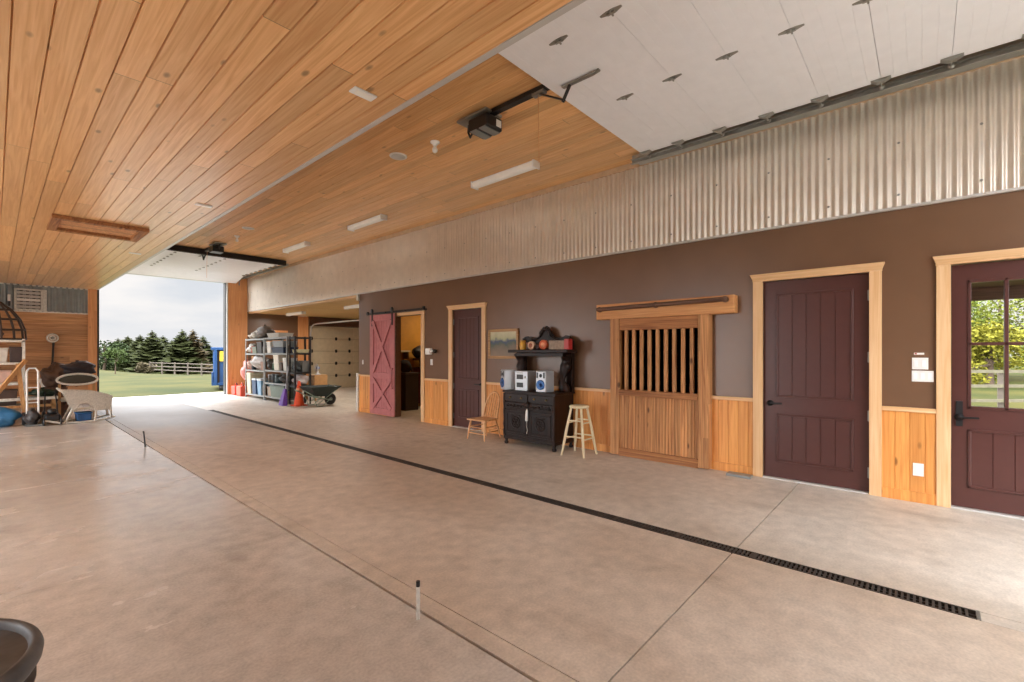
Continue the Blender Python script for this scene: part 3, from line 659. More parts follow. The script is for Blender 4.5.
# ------------------------------------------------------------------ small spindle-back chair
ch = thing('small_chair', (5.17, 5.2, 0), "small wooden child's chair with bowed spindle back beside dark door", 'chair')
sz = .32
MB().prism([(4.98, 5.0), (4.98, 5.41), (5.33, 5.37), (5.33, 5.05)], 'z', sz-.022, sz).build('seat', M_chair, ch, bevel=.008)
fl_ = {}
for nm, (a, b), (ta, tb) in (('fl', (4.99, 5.02), (5.03, 5.06)), ('fr', (4.99, 5.40), (5.03, 5.36)), ('bl', (5.38, 5.05), (5.31, 5.10)), ('br', (5.38, 5.37), (5.31, 5.33))):
    MB().tube([(a, b, 0), (a*.6+ta*.4, b*.6+tb*.4, .13), (a*.4+ta*.6, b*.4+tb*.6, .19), (ta, tb, sz-.02)], [.010, .016, .018, .012], 10).build('leg', M_chair, ch)
    fl_[nm] = ((a, b, 0), (ta, tb, sz))
def pt(nm, z): p, q = fl_[nm]; k = z/sz; return tuple(p[i]*(1-k)+q[i]*k for i in range(2))+(z,)
for a, b, z in (('fl', 'fr', .1), ('fl', 'fr', .19), ('fl', 'bl', .12), ('fr', 'br', .12), ('fl', 'bl', .2), ('fr', 'br', .2), ('bl', 'br', .14)): MB().tube([pt(a, z), pt(b, z)], .008, 8).build('stretcher', M_chair, ch)
bow = []
for k in range(17):
    t = math.pi*k/16; yy = 5.21-.15*math.cos(t); hz = sz+.40*min(1, math.sin(t)**.55); bow.append((5.30+.12*(hz-sz)/.4, yy, hz))
MB().tube(bow, .014, 8).build('back_bow', M_chair, ch)
for k in range(5):
    yy = 5.11+.05*k; kk = math.sin(math.acos((5.21-yy)/.15))**.55
    MB().tube([(5.30, yy, sz-.01), (5.30+.12*kk, yy-(5.21-yy)*.0, sz+.40*kk)], .008, 6).build('spindle', M_chair, ch)

# ------------------------------------------------------------------ carved cabinet with hutch
cb = thing('carved_sideboard', (5.33, 4.24, 0), 'dark carved antique sideboard with raised upper shelf against brown wall', 'cabinet')
cx0, cx1, cy0, cy1 = 5.10, 5.56, 3.77, 4.72; top = .80
MB().box(cx0+.01, cx1, cy0+.01, cy1-.01, .09, top-.03).build('body', M_cab, cb)
MB().box(cx0-.015, cx1+.01, cy0-.015, cy1+.015, top-.03, top).build('top', M_cab, cb, bevel=.006)
MB().box(cx0-.005, cx1, cy0, cy1, .08, .13).build('plinth', M_cab, cb, bevel=.005)
for a in (cx0+.03, cx1-.03):
    for b in (cy0+.03, cy1-.03):
        MB().lathe([(.0, 0), (.028, 0), (.034, .025), (.02, .05), (.03, .08), (0, .08)], (a, b, 0), 12).build('foot', M_cab, cb)
for i in (0, 1):
    a, b = (cy0+.03, 4.235) if i == 0 else (4.255, cy1-.03)
    d = MB().box(cx0-.008, cx0+.012, a, b, .65, .755).build('drawer', M_cab, cb, bevel=.006)
    for yy in (a+.11, b-.11): MB().lathe([(0, 0), (.016, 0), (.012, -.02), (0, -.024)], (cx0-.008, yy, .70), 12, 'x').build('knob', mat('brass', (150, 130, 90), .4, metal=.8), d)
    d = MB().box(cx0-.006, cx0+.012, a, b, .155, .52)
    d = d.build('door', M_cab, cb, bevel=.006)
    yc = (a+b)/2
    MB().box(cx0-.016, cx0-.004, a+.03, b-.03, .46, .49).box(cx0-.016, cx0-.004, a+.03, b-.03, .185, .215).box(cx0-.016, cx0-.004, a+.03, a+.06, .185, .49).box(cx0-.016, cx0-.004, b-.06, b-.03, .185, .49).build('door_frame', M_cab, d, bevel=.005)
    c_ = MB().lathe([(.085, 0), (.09, -.012), (.07, -.018), (.06, -.006)], (cx0-.004, yc, .34), 20, 'x').lathe([(0, -.02), (.02, -.016), (.03, 0)], (cx0-.004, yc, .34), 12, 'x')
    for q in range(6):
        t = q*math.pi/3; c_.blob((cx0-.008, yc+.045*math.cos(t), .34+.045*math.sin(t)), (.01, .02, .02), q, .1, 1)
    for q in (-1, 1):
        c_.tube([(cx0-.01, yc+q*.03, .43), (cx0-.012, yc+q*.07, .445), (cx0-.01, yc+q*.09, .42)], .007, 6)
    c_.build('carving', M_cab, d)
# carved drawer band between
m = MB().box(cx0-.012, cx0+.012, cy0+.03, cy1-.03, .535, .635)
m.build('carved_band', M_cab, cb, bevel=.01)
m = MB()
for q in range(-6, 7): m.blob((cx0-.014, 4.245+q*.065, .585+.012*math.cos(q*1.6)), (.012, .03, .02), q+20, .2, 1)
m.blob((cx0-.02, 4.245, .6), (.02, .05, .045), 3, .25, 2)
m.tube([(cx0-.014, 3.85, .61), (cx0-.016, 4.0, .56), (cx0-.018, 4.2, .61), (cx0-.018, 4.3, .61), (cx0-.016, 4.5, .56), (cx0-.014, 4.64, .61)], .009, 6)
m.build('carving', M_cab, cb)
for yy in (cy0+.015, cy1-.015): MB().lathe([(.018, .13), (.022, .2), (.014, .24), (.022, .3), (.014, .36), (.022, .5), (.016, .55), (.022, .62), (.018, .76)], (cx0+.0, yy, 0), 10).build('turned_column', M_cab, cb)
# hutch
zt = 1.405
MB().box(5.30, cx1, cy0-.06, cy1+.10, zt-.045, zt).build('upper_shelf', M_cab, cb, bevel=.008)
MB().box(5.33, cx1-.01, cy0+.03, cy1-.03, zt-.1, zt-.05).build('shelf_apron', M_cab, cb, bevel=.005)
for yy, nm in ((cy0+.04, 'a'), (cy1-.02, 'b')):
    s_ = 1 if nm == 'a' else -1
    def S(z): return 5.42-.045*math.sin((z-top)/(zt-.05-top)*2*math.pi), yy+s_*(.035*math.sin((z-top)/(zt-.05-top)*math.pi))
    pts = [S(top+k*(zt-.05-top)/14)+(top+k*(zt-.05-top)/14,) for k in range(15)]
    MB().tube(pts, [.07, .08, .075, .06, .045, .04, .045, .055, .07, .08, .075, .065, .07, .08, .085], 10).blob((pts[2][0]-.03, yy, pts[2][2]), (.03, .05, .05), 4, .25, 2).blob((pts[9][0]-.02, yy, pts[9][2]), (.03, .055, .06), 5, .25, 2).build('carved_support', M_cab, cb)
    MB().box(5.50, cx1, yy-.05, yy+.05, top, zt-.05).build('back_stile', M_cab, cb)
# crest
cr_pts = [(cy0-.01, zt), (cy0-.01, zt+.12), (cy0+.05, zt+.2), (cy0+.12, zt+.21), (cy0+.2, zt+.17), (cy0+.32, zt+.19), (cy0+.38, zt+.26), (4.20, zt+.33), (4.245, zt+.36), (4.29, zt+.33), (cy1-.38, zt+.26), (cy1-.32, zt+.19), (cy1-.2, zt+.17), (cy1-.12, zt+.21), (cy1-.05, zt+.2), (cy1+.01, zt+.12), (cy1+.01, zt)]
MB().prism(cr_pts, 'x', 5.52, 5.555).build('crest', M_cab, cb, bevel=.006)
m = MB()
for q in range(9):
    t = math.pi*q/8; m.blob((5.51, 4.245+.09*math.cos(t), zt+.23+.08*math.sin(t)), (.02, .032, .032), q, .25, 1)
m.tube([(5.51, 3.8, zt+.17), (5.505, 3.9, zt+.12), (5.505, 4.05, zt+.15), (5.51, 4.15, zt+.2)], .014, 6).tube([(5.51, 4.69, zt+.17), (5.505, 4.59, zt+.12), (5.505, 4.44, zt+.15), (5.51, 4.34, zt+.2)], .014, 6)
m.build('crest_carving', M_cab, cb)
# tassel on the cabinet door
ta = thing('white_tassel', (5.07, 4.245, .5), 'white cloth tassel with string hanging from the carved cabinet doors', 'tassel')
MB().tube([(5.075, 4.245, .56), (5.072, 4.245, .52), (5.07, 4.247, .40), (5.07, 4.246, .38)], [.006, .018, .022, .014], 8).build('cloth', M_white, ta)
MB().tube([(5.075, 4.245, .38), (5.075, 4.25, .3), (5.075, 4.235, .25), (5.075, 4.25, .2)], .005, 6).build('string', M_white_paint, ta)

# stereo
silver = mat('silver_plastic', (196, 200, 206), .35, metal=.3, var=.03)
blue = mat('speaker_blue', (42, 96, 160), .35, metal=.2, var=.1, vscale=60)
def speaker(yc, lb, turn=0):
    r = thing('stereo_speaker', (5.22, yc, top), lb, 'speaker')
    MB().box(5.13, 5.33, yc-.09, yc+.09, top+.001, top+.30).build('cabinet', silver, r, bevel=.012)
    MB().lathe([(0, 0), (.03, -.004), (.062, -.02), (.07, -.014), (.072, 0)], (5.13, yc, top+.105), 28, 'x').build('woofer', blue, r)
    MB().lathe([(0, -.018), (.018, -.014), (.024, -.002)], (5.13, yc, top+.105), 16, 'x').build('dust_cap', mat('speaker_navy', (24, 44, 90), .3), r)
    MB().lathe([(0, -.004), (.02, -.008), (.026, 0)], (5.13, yc, top+.235), 16, 'x').build('tweeter', M_black, r)
    for q in (-1, 1): MB().box(5.124, 5.131, yc+q*.06-.012, yc+q*.06+.012, top+.2, top+.28).build('vent', M_black, r)
    return r
rsp = speaker(4.04, 'silver stereo speaker with blue cone, right end of the stereo set')
lsp = speaker(4.72, 'silver stereo speaker seen side-on, left end of the stereo set'); lsp.location.y = 4.74; lsp.rotation_euler = (0, 0, -.5)
su = thing('stereo_unit', (5.25, 4.27, top), 'silver stereo with two dark deck windows, between its speakers', 'stereo')
MB().box(5.16, 5.42, 4.16, 4.40, top+.001, top+.29).build('cabinet', silver, su, bevel=.01)
MB().box(5.153, 5.162, 4.24, 4.36, top+.17, top+.24).build('display', M_black, su)
MB().box(5.153, 5.162, 4.24, 4.36, top+.05, top+.12).build('tape_deck', M_black, su)
MB().lathe([(0, -.012), (.016, -.01), (.018, 0)], (5.16, 4.20, top+.2), 14, 'x').build('volume_knob', M_steel, su)
MB().box(5.155, 5.161, 4.24, 4.36, top+.255, top+.27).build('button_row', M_steel, su)

su.location.y = 4.42
# things on the upper shelf
def jar(y, r_, h, col, lidc, lb, nm='glass_jar', x=5.38):
    t_ = thing(nm, (x, y, zt), lb, 'jar')
    MB().lathe([(0, .001), (r_*.9, .001), (r_, .01), (r_, h*.7), (r_*.8, h*.8), (r_*.8, h*.82), (0, h*.82)], (x, y, zt), 16).build('body', mat('jar_%d_%d_%d' % col, col, .35), t_)
    MB().lathe([(0, h*.82), (r_*.86, h*.82), (r_*.86, h), (0, h)], (x, y, zt), 16).build('lid', mat('lid_%d_%d_%d' % lidc, lidc, .4), t_)
jar(4.58, .05, .14, (214, 160, 58), (196, 140, 50), 'amber yellow jar at left end of the upper cabinet shelf')
jar(4.48, .03, .11, (90, 60, 44), (150, 60, 40), 'slim brown jar right of amber jar on upper cabinet shelf')
def rnd(y, r_, cols, lb):
    t_ = thing('round_tin', (5.36, y, zt), lb, 'tin')
    MB().lathe([(0, -.03), (r_*.9, -.03), (r_, -.024), (r_, .024), (r_*.9, .03), (0, .03)], (5.36, y, zt+r_+.001), 24, 'x').build('tin', mat('tin_%d' % cols[0][0], cols[0], .4), t_)
    MB().lathe([(0, -.034), (r_*.5, -.034), (r_*.55, -.03), (0, -.03)], (5.36, y, zt+r_+.001), 20, 'x').build('emblem', mat('tin_c%d' % cols[1][0], cols[1], .4), t_)
rnd(4.39, .062, ((214, 176, 146), (150, 84, 60)), 'cream round tin standing on edge on the upper cabinet shelf')
rnd(4.16, .07, ((200, 96, 60), (224, 150, 110)), 'orange round tin standing on edge at centre of upper cabinet shelf')
lv = thing('long_box', (5.37, 3.88, zt), 'long grey-brown box with red end at right of upper cabinet shelf', 'box')
MB().box(5.33, 5.42, 3.78, 4.05, zt+.001, zt+.13).build('box_body', mat('printed_card', (150, 128, 108), .5, var=.3, vscale=25), lv, bevel=.004)
MB().box(5.325, 5.425, 3.70, 3.78, zt+.001, zt+.15).build('red_end', mat('red_end', (184, 54, 50), .4), lv, bevel=.006)
sb = thing('dark_bundle', (5.40, 4.29, zt), 'small dark wrapped bundle between the round tins on cabinet shelf', 'bundle')
MB().blob((5.38, 4.275, zt+.045), (.05, .045, .042), 8, .12, 2).build('wrap', mat('bundle_cloth', (78, 62, 62), .8), sb)

# framed picture
pc = thing('framed_picture', (WX-.02, 5.225, 1.52), 'wood framed landscape picture hanging between dark door and cabinet', 'picture')
a, b, z0, z1 = 4.86, 5.54, 1.26, 1.75
fr = MB()
for q in ((a, b, z0, z0+.045), (a, b, z1-.045, z1), (a, a+.045, z0, z1), (b-.045, b, z0, z1)): fr.box(WX-.03, WX-.001, *q)
fr.build('picture_frame', wood('frame_wood', (196, 152, 100), (150, 106, 62), 1, 2, .3), pc, bevel=.005)
pm, pt_, pp = newmat('landscape_print'); g = N(pt_, 'ShaderNodeNewGeometry'); s_ = N(pt_, 'ShaderNodeSeparateXYZ'); L(pt_, g.outputs['Position'], s_.inputs[0])
n_z = N(pt_, 'ShaderNodeTexNoise'); n_z.inputs['Scale'].default_value = 9; L(pt_, g.outputs['Position'], n_z.inputs['Vector'])
zv = math_(pt_, 'ADD', s_.outputs[2], math_(pt_, 'MULTIPLY', n_z.outputs[0], .16)); mr = N(pt_, 'ShaderNodeMapRange'); mr.inputs[1].default_value = 1.38; mr.inputs[2].default_value = 1.78; L(pt_, zv, mr.inputs[0])
rp = N(pt_, 'ShaderNodeValToRGB'); e = rp.color_ramp.elements; e[0].color = lin(140, 124, 106); e[0].position = 0; e[1].position = 1; e[1].color = lin(206, 200, 168)
for p_, c_ in ((.35, (120, 108, 92)), (.5, (84, 96, 84)), (.62, (70, 84, 110)), (.75, (180, 180, 140))): q = e.new(p_); q.color = lin(*c_)
L(pt_, mr.outputs[0], rp.inputs[0]); L(pt_, rp.outputs[0], pp.inputs['Base Color'])
MB().box(WX-.015, WX-.002, a+.03, b-.03, z0+.03, z1-.03).build('print', pm, pc)

# ------------------------------------------------------------------ tack room contents
sad = thing('saddle', (6.95, 9.3, 1.3), 'dark saddle on a wall bracket inside the tack room', 'saddle')
MB().blob((6.98, 9.22, 1.36), (.26, .16, .15), 3, .12, 3).build('seat', mat('dark_leather', (26, 24, 30), .45), sad)
MB().blob((7.0, 9.12, 1.18), (.16, .04, .14), 5, .1, 2).build('flap', mat('brown_leather', (60, 36, 26), .5), sad)
MB().box(6.93, 7.0, 9.2, 9.498, 1.16, 1.22).build('bracket', M_rod, sad)
fb = thing('storage_chest', (6.6, 9.2, 0), 'dark storage chest standing inside the tack room doorway', 'chest')
MB().box(6.35, 6.72, 8.98, 9.45, 0, .85).build('body', mat('chest_brown', (44, 32, 28), .6), fb, bevel=.01)
MB().box(6.33, 6.74, 8.96, 9.47, .85, .89).build('lid', mat('chest_brown2', (64, 48, 40), .6), fb, bevel=.01)
bl = thing('hanging_blanket', (6.95, 9.3, .5), 'dark red blanket hung over a floor rack in the tack room', 'blanket')
MB().sheet([(6.8+k*.033, 9.3+.03*math.sin(k*1.3)) for k in range(8)], 'z', .1, .98, True).build('cloth', mat('wine_wool', (90, 36, 34), .9), bl)
MB().tube([(6.76, 9.3, .99), (7.08, 9.3, .99)], .014).box(6.755, 6.785, 9.28, 9.32, 0, 1.0).box(7.055, 7.085, 9.28, 9.32, 0, 1.0).build('rack', M_rod, bl)
sh_ = thing('wall_shelf', (6.5, 9.4, 1.37), 'cream ledge shelf on tack room wall above the dark chest', 'shelf')
MB().box(6.1, 6.72, 9.3, 9.498, 1.37, 1.41).build('ledge', M_cream, sh_)
MB().box(6.12, 6.15, 9.32, 9.498, 1.2, 1.37).box(6.66, 6.69, 9.32, 9.498, 1.2, 1.37).build('bracket', M_rod, sh_)
hb_ = thing('feed_sack', (6.5, 9.3, .9), 'dark cloth sack sitting on chest in the tack room', 'sack')
MB().blob((6.52, 9.22, 1.03), (.15, .16, .15), 9, .1, 3).build('sack_body', mat('sack_dark', (48, 40, 36), .9), hb_)
cb2 = thing('dark_cupboard', (7.35, 9.3, 0), 'low dark cupboard at right inside the tack room', 'cupboard')
MB().box(7.12, 7.6, 9.1, 9.48, 0, 1.15).build('body', M_rod, cb2, bevel=.01)
for k in (0, 1): MB().box(7.14+k*.23, 7.35+k*.23, 9.085, 9.1, .05, 1.1).build('door', M_rod, cb2, bevel=.004)

# ------------------------------------------------------------------ shelving in the storage bay
def shelving(nm, lb, x0, x1, y0, y1, zs, m_, h=1.78, mesh_back=False, group='metal shelving units'):
    r = thing(nm, ((x0+x1)/2, (y0+y1)/2, 0), lb, 'shelving unit', group)
    for a in (x0, x1):
        for b in (y0, y1):
            sx = 1 if a == x0 else -1; sy = 1 if b == y0 else -1
            MB().box(a, a+sx*.04, b, b+sy*.006, 0, h).box(a, a+sx*.006, b, b+sy*.04, 0, h).build('upright', m_, r)
    for z in zs:
        MB().box(x0+.007, x1-.007, y0+.007, y1-.007, z-.012, z).box(x0+.002, x0+.02, y0+.007, y1-.007, z-.045, z).box(x1-.02, x1-.002, y0+.007, y1-.007, z-.045, z).box(x0+.007, x1-.007, y0+.002, y0+.02, z-.045, z).box(x0+.007, x1-.007, y1-.02, y1-.002, z-.045, z).build('shelf', m_, r)
    return r
shm = mat('shelf_grey_enamel', (150, 152, 150), .5, metal=.2); shb = mat('shelf_black_enamel', (40, 38, 40), .5)
RX0, RX1 = 5.10, 5.60
ZA = (.13, .84, 1.33, 1.76); ZB = (.14, .52, .87, 1.34, 1.77)
shelving('shelving_unit', 'grey steel shelving unit with four shelves, the one beside far opening', RX0, RX1, 14.0, 15.45, ZA, shm)
shelving('shelving_unit', 'grey steel shelving unit with five shelves, in the middle', RX0, RX1, 12.45, 13.95, ZB, shm)
shelving('shelving_unit', 'black shelving unit turned sideways behind the orange cone', 5.15, 5.58, 12.1, 12.43, (.5, .84, 1.34, 1.76), shb)
cnt = 0
def col(*c): return mat('paint_%d_%d_%d' % c, c, .55, var=.1, vscale=12)
def sbox(c, d, color, lb, nm='storage_box', lid=None, cat='box'):
    x, y, z = c
    r = thing(nm, (x, y, z), lb, cat)
    w_, l_, h = d
    n = len(r.name)
    MB().add([(x-w_*.45, y-l_*.45, z+.001), (x+w_*.45, y-l_*.45, z+.001), (x+w_*.45, y+l_*.45, z+.001), (x-w_*.45, y+l_*.45, z+.001), (x-w_*.5, y-l_*.5, z+h*.9), (x+w_*.5, y-l_*.5, z+h*.9), (x+w_*.5, y+l_*.5, z+h*.9), (x-w_*.5, y+l_*.5, z+h*.9)],
             [(0,3,2,1),(4,5,6,7),(0,1,5,4),(1,2,6,5),(2,3,7,6),(3,0,4,7)]).build('bin', col(*color), r, bevel=.012)
    MB().box(x-w_*.52, x+w_*.52, y-l_*.52, y+l_*.52, z+h*.9, z+h).build('lid', col(*(lid or color)), r, bevel=.008)
def bag(c, d, color, lb, nm='stuffed_bag', cat='bag', seed=1):
    x, y, z = c; r = thing(nm, (x, y, z), lb, cat)
    MB().blob((x, y, z+d[2]*.46), (d[0]/2, d[1]/2, d[2]*.42), seed, .2, 4).build('sack', col(*color), r)
    MB().tube([(x, y, z+d[2]*.8), (x, y, z+d[2]*.95), (x, y, z+d[2])], [.05, .02, .035], 8).build('neck', col(*color), r)
def can(c, r_, h, color, lidc, lb, nm='paint_can', cat='can'):
    x, y, z = c; r = thing(nm, (x, y, z), lb, cat)
    MB().lathe([(0, .001), (r_, .001), (r_, h*.93), (r_*.9, h*.93), (0, h*.93)], (x, y, z), 16).build('can_body', col(*color), r)
    MB().lathe([(0, h*.93), (r_*1.03, h*.93), (r_*1.03, h), (0, h)], (x, y, z), 16).build('lid', col(*lidc), r)
xs = 5.27
# unit A (far): top, shelves from top down; y from 14.0 (near) to 15.45 (far)
bag((xs, 14.35, 1.76), (.4, .7, .42), (92, 80, 70), 'brown-grey rolled canvas bundle on top of the far grey shelving', seed=2, nm='canvas_bundle', cat='bundle')
bag((xs, 14.85, 1.76), (.4, .42, .26), (206, 198, 186), 'whitish cloth bag on top of far grey shelving', seed=3)
bag((xs, 15.2, 1.76), (.3, .3, .17), (196, 186, 170), 'small whitish bag at far end on top of far grey shelving', seed=4)
bag((xs, 15.2, 1.33), (.35, .35, .30), (210, 204, 196), 'white sack on upper shelf of far grey shelving', seed=5)
sbox((xs, 14.75, 1.33), (.35, .35, .2), (130, 136, 120), 'sage green box on upper shelf of far grey shelving')
sbox((xs, 14.35, 1.33), (.35, .36, .33), (60, 52, 48), 'dark brown box on upper shelf of far grey shelving')
bag((xs, 15.2, .84), (.35, .3, .36), (196, 160, 146), 'pinkish sack on middle shelf of far grey shelving', seed=6)
bag((xs, 14.65, .84), (.42, .7, .44), (190, 184, 178), 'large pale grey bag bulging on middle shelf of far grey shelving', seed=7)
sbox((xs, 14.2, .84), (.3, .25, .25), (150, 110, 90), 'tan box on middle shelf of far grey shelving')
sbox((xs, 15.1, .13), (.4, .3, .62), (208, 200, 170), 'tall cream bin with lid low in far grey shelving')
sbox((xs, 14.72, .13), (.38, .3, .46), (36, 66, 104), 'navy blue bin with pale lid low in far grey shelving', lid=(190, 196, 200))
sbox((xs, 14.32, .13), (.38, .3, .46), (120, 160, 190), 'light blue bin low in far grey shelving', lid=(210, 214, 216))
# unit B
sbox((xs, 13.3, 1.77), (.4, .8, .12), (176, 172, 164), 'flat grey case on top of middle shelving unit', nm='flat_case', cat='case')
sbox((xs, 13.65, 1.34), (.36, .28, .32), (226, 222, 214), 'white carton on the upper shelf of middle shelving unit')
sbox((xs, 13.0, 1.34), (.4, .8, .16), (34, 50, 78), 'dark blue long bin under grey bin on middle shelving')
sbox((xs, 13.0, 1.502), (.38, .7, .17), (152, 160, 164), 'grey bin stacked on dark blue bin in middle shelving')
bag((xs, 13.68, .87), (.34, .36, .34), (70, 60, 50), 'dark brown bag on middle shelf beside the tall white box', seed=9)
sbox((xs, 13.22, .87), (.3, .34, .42), (228, 222, 206), 'tall white box on middle shelf of middle shelving unit')
sbox((xs, 12.66, .87), (.3, .2, .34), (222, 222, 216), 'narrow white box at near end of middle shelf')
sbox((xs, 12.93, .87), (.3, .16, .22), (86, 64, 50), 'small brown box between the white boxes on middle shelf')
can((5.2, 13.7, .52), .09, .22, (60, 60, 60), (150, 150, 146), 'dark paint can on lower shelf, farthest of row in middle shelving')
can((5.2, 13.45, .52), .09, .25, (36, 40, 44), (80, 80, 80), 'black paint can on lower shelf, second in the row')
can((5.2, 13.2, .52), .10, .24, (50, 66, 70), (120, 124, 124), 'slate paint can on lower shelf, third in the row')
bag((xs, 12.8, .52), (.34, .5, .26), (56, 52, 50), 'dark bag on lower shelf at near end of the can row', seed=10)
sbox((xs, 13.0, .14), (.42, .95, .32), (104, 120, 108), 'grey-green long storage tote at bottom of middle shelving', lid=(84, 100, 90), nm='storage_tote')
sbox((xs, 13.7, .14), (.3, .25, .26), (160, 140, 120), 'tan carton at the bottom of middle shelving unit')
for k, (yy, zz_, rr_, hh, c1, c2, lb) in enumerate(((15.0, 1.33, .05, .24, (190, 60, 50), (230, 230, 226), 'red bottle with pale cap on upper shelf of far grey shelving'),
    (14.12, 1.33, .045, .2, (220, 216, 200), (60, 90, 140), 'cream bottle with blue cap at near end of far upper shelf'), (14.95, .84, .06, .22, (50, 60, 70), (30, 30, 30), 'dark tin between sacks on far middle shelf'),
    (14.1, .13, .06, .3, (120, 90, 66), (60, 46, 40), 'brown canister beside the light blue bin'), (15.35, .13, .045, .34, (150, 120, 90), (180, 60, 50), 'tan bottle behind the tall cream bin'),
    (13.45, .87, .045, .2, (60, 100, 70), (220, 220, 214), 'green bottle beside the dark bag on middle shelving'), (12.52, 1.34, .045, .22, (90, 70, 56), (200, 190, 170), 'brown bottle at near end of upper shelf of middle shelving'),
    (12.5, .14, .045, .22, (200, 180, 60), (40, 40, 40), 'yellow can at bottom near corner of middle shelving'))):
    can((5.17, yy, zz_), rr_, hh, c1, c2, lb, nm='bottle', cat='bottle')
# unit C
sbox((5.38, 12.26, 1.34), (.34, .28, .1), (206, 200, 160), 'thin pale yellow box on upper shelf of black shelving')
sbox((5.46, 12.26, .84), (.2, .27, .3), (120, 124, 124), 'grey box on middle shelf of black shelving')
bag((5.27, 12.26, .84), (.18, .26, .3), (60, 68, 70), 'charcoal bag on middle shelf of black shelving', seed=12)
bag((5.37, 12.25, .5), (.38, .28, .3), (200, 192, 192), 'crumpled white plastic bag on low shelf of black shelving', seed=13)
bpy.data.objects['flat_case'].location.z += 0

# things left of / before the shelving
def gascan(c, color, lb, s=1.):
    x, y, z = c; r = thing('fuel_can', (x, y, z), lb, 'fuel can')
    MB().box(x-.1*s, x+.1*s, y-.16*s, y+.16*s, .001, .27*s).build('can_body', col(*color), r, bevel=.03)
    MB().tube([(x, y-.1*s, .27*s), (x, y-.06*s, .33*s), (x, y+.06*s, .33*s), (x, y+.1*s, .27*s)], .014).build('handle', col(*color), r)
    MB().tube([(x-.02, y-.13*s, .26*s), (x-.08, y-.22*s, .36*s)], [.02, .012]).build('spout', M_black, r)
gascan((5.16, 16.4, 0), (214, 70, 52), 'red fuel can beside the far jamb, the one against wood', 1.1)
gascan((5.15, 15.85, 0), (224, 92, 70), 'orange-red fuel can between the wood panel and shelving', 1.2)
bag((5.25, 15.75, .42), (.3, .35, .75), (206, 130, 120), 'pink and white cloths hung beside far end of shelving', nm='hung_cloths', cat='cloth', seed=15)
hk = thing('hook_stand', (5.45, 15.85, 0), 'upright wooden stand holding the pink cloths by shelving', 'stand')
MB().box(5.42, 5.47, 15.8, 15.85, 0, 1.25).build('post', M_lumber, hk); MB().box(5.3, 5.55, 15.7, 15.95, 0, .03).build('base', M_lumber, hk)
cn = thing('traffic_cone', (5.2, 11.95, 0), 'orange traffic cone standing in front of black shelving', 'traffic cone')
MB().lathe([(.13, .02), (.125, .03), (.03, .62), (.022, .63), (0, .63)], (5.2, 11.95, 0), 24).build('cone', col(226, 84, 40), cn)
MB().box(5.04, 5.36, 11.79, 12.11, 0, .025).build('base', col(210, 76, 40), cn, bevel=.01)
MB().lathe([(.078, .36), (.083, .36), (.066, .45), (.06, .45)], (5.2, 11.95, 0), 24).build('band', col(236, 160, 120), cn)
br = thing('purple_broom', (5.05, 12.35, 0), 'purple push broom leaning against the shelving beside cone', 'broom')
MB().tube([(4.96, 12.28, .06), (5.08, 12.32, 1.0)], .014).build('handle', col(190, 190, 200), br)
MB().add([(4.86, 12.14, 0), (4.98, 12.12, 0), (5.0, 12.44, 0), (4.88, 12.44, 0), (4.95, 12.2, .42), (5.0, 12.2, .42), (5.02, 12.36, .42), (4.97, 12.36, .42)], [(0,3,2,1),(4,5,6,7),(0,1,5,4),(1,2,6,5),(2,3,7,6),(3,0,4,7)]).build('bristles', col(96, 52, 150), br, bevel=.01)
# wheelbarrow
wb = thing('wheelbarrow', (5.7, 11.6, 0), 'black wheelbarrow with pale green frame in front of the storage bay', 'wheelbarrow')
tray = MB(); q0 = [(5.36, 11.35, .26), (5.62, 11.35, .24), (5.62, 11.78, .24), (5.36, 11.78, .26)]; q1 = [(5.18, 11.22, .50), (5.98, 11.22, .49), (5.98, 11.92, .49), (5.18, 11.92, .50)]
tray.add(q0+q1, [(0,1,2,3),(0,1,5,4),(1,2,6,5),(2,3,7,6),(3,0,4,7)]).build('tray', col(36, 48, 44), wb)
bpy.data.objects['tray'].modifiers.new('s', 'SOLIDIFY').thickness = .008
for yy, ye in ((11.33, 11.5), (11.82, 11.64)):
    MB().tube([(5.05, yy-.03 if yy < 11.5 else yy+.03, .42), (5.3, yy, .27), (5.6, yy, .18), (5.85, ye, .13)], .014).build('handle_bar', col(150, 166, 146), wb)
    MB().tube([(5.28, yy, .27), (5.38, yy, .01), (5.52, yy, .01), (5.74, yy, .19)], .011).build('leg', col(150, 166, 146), wb)
    MB().tube([(5.38, yy, .05), (5.92, yy, .42)], .009).build('brace', col(150, 166, 146), wb)
MB().lathe([(.085, -.03), (.13, -.032), (.15, -.015), (.15, .015), (.13, .032), (.085, .03)], (5.84, 11.57, .15), 24, 'y').build('tyre', M_black, wb)
MB().lathe([(0, -.035), (.03, -.035), (.087, -.02), (.087, .02), (.03, .035), (0, .035)], (5.84, 11.57, .15), 20, 'y').build('wheel_hub', col(120, 124, 120), wb)
for o_ in [o for o in wb.children if o.name.startswith(('tyre', 'wheel_hub'))]: pass
bpy.data.objects['tray'].name = 'tray'
bar2 = thing('wooden_crate', (6.2, 13.0, 0), 'low wooden table under the cardboard carton in storage bay', 'table')
MB().box(5.95, 6.45, 12.7, 13.3, .36, .40).build('tabletop', M_lumber, bar2)
for a in (5.98, 6.40):
    for b in (12.73, 13.25): MB().box(a, a+.04, b, b+.04, 0, .36).build('leg', M_lumber, bar2)
cbx = thing('cardboard_carton', (6.19, 13.0, .4), 'brown cardboard carton standing behind the wheelbarrow', 'cardboard box')
MB().box(6.0, 6.38, 12.8, 13.2, .401, .72).build('carton', col(196, 150, 100), cbx, bevel=.004)
MB().box(5.998, 6.382, 12.97, 13.03, .44, .723).build('tape', col(170, 130, 90), cbx)
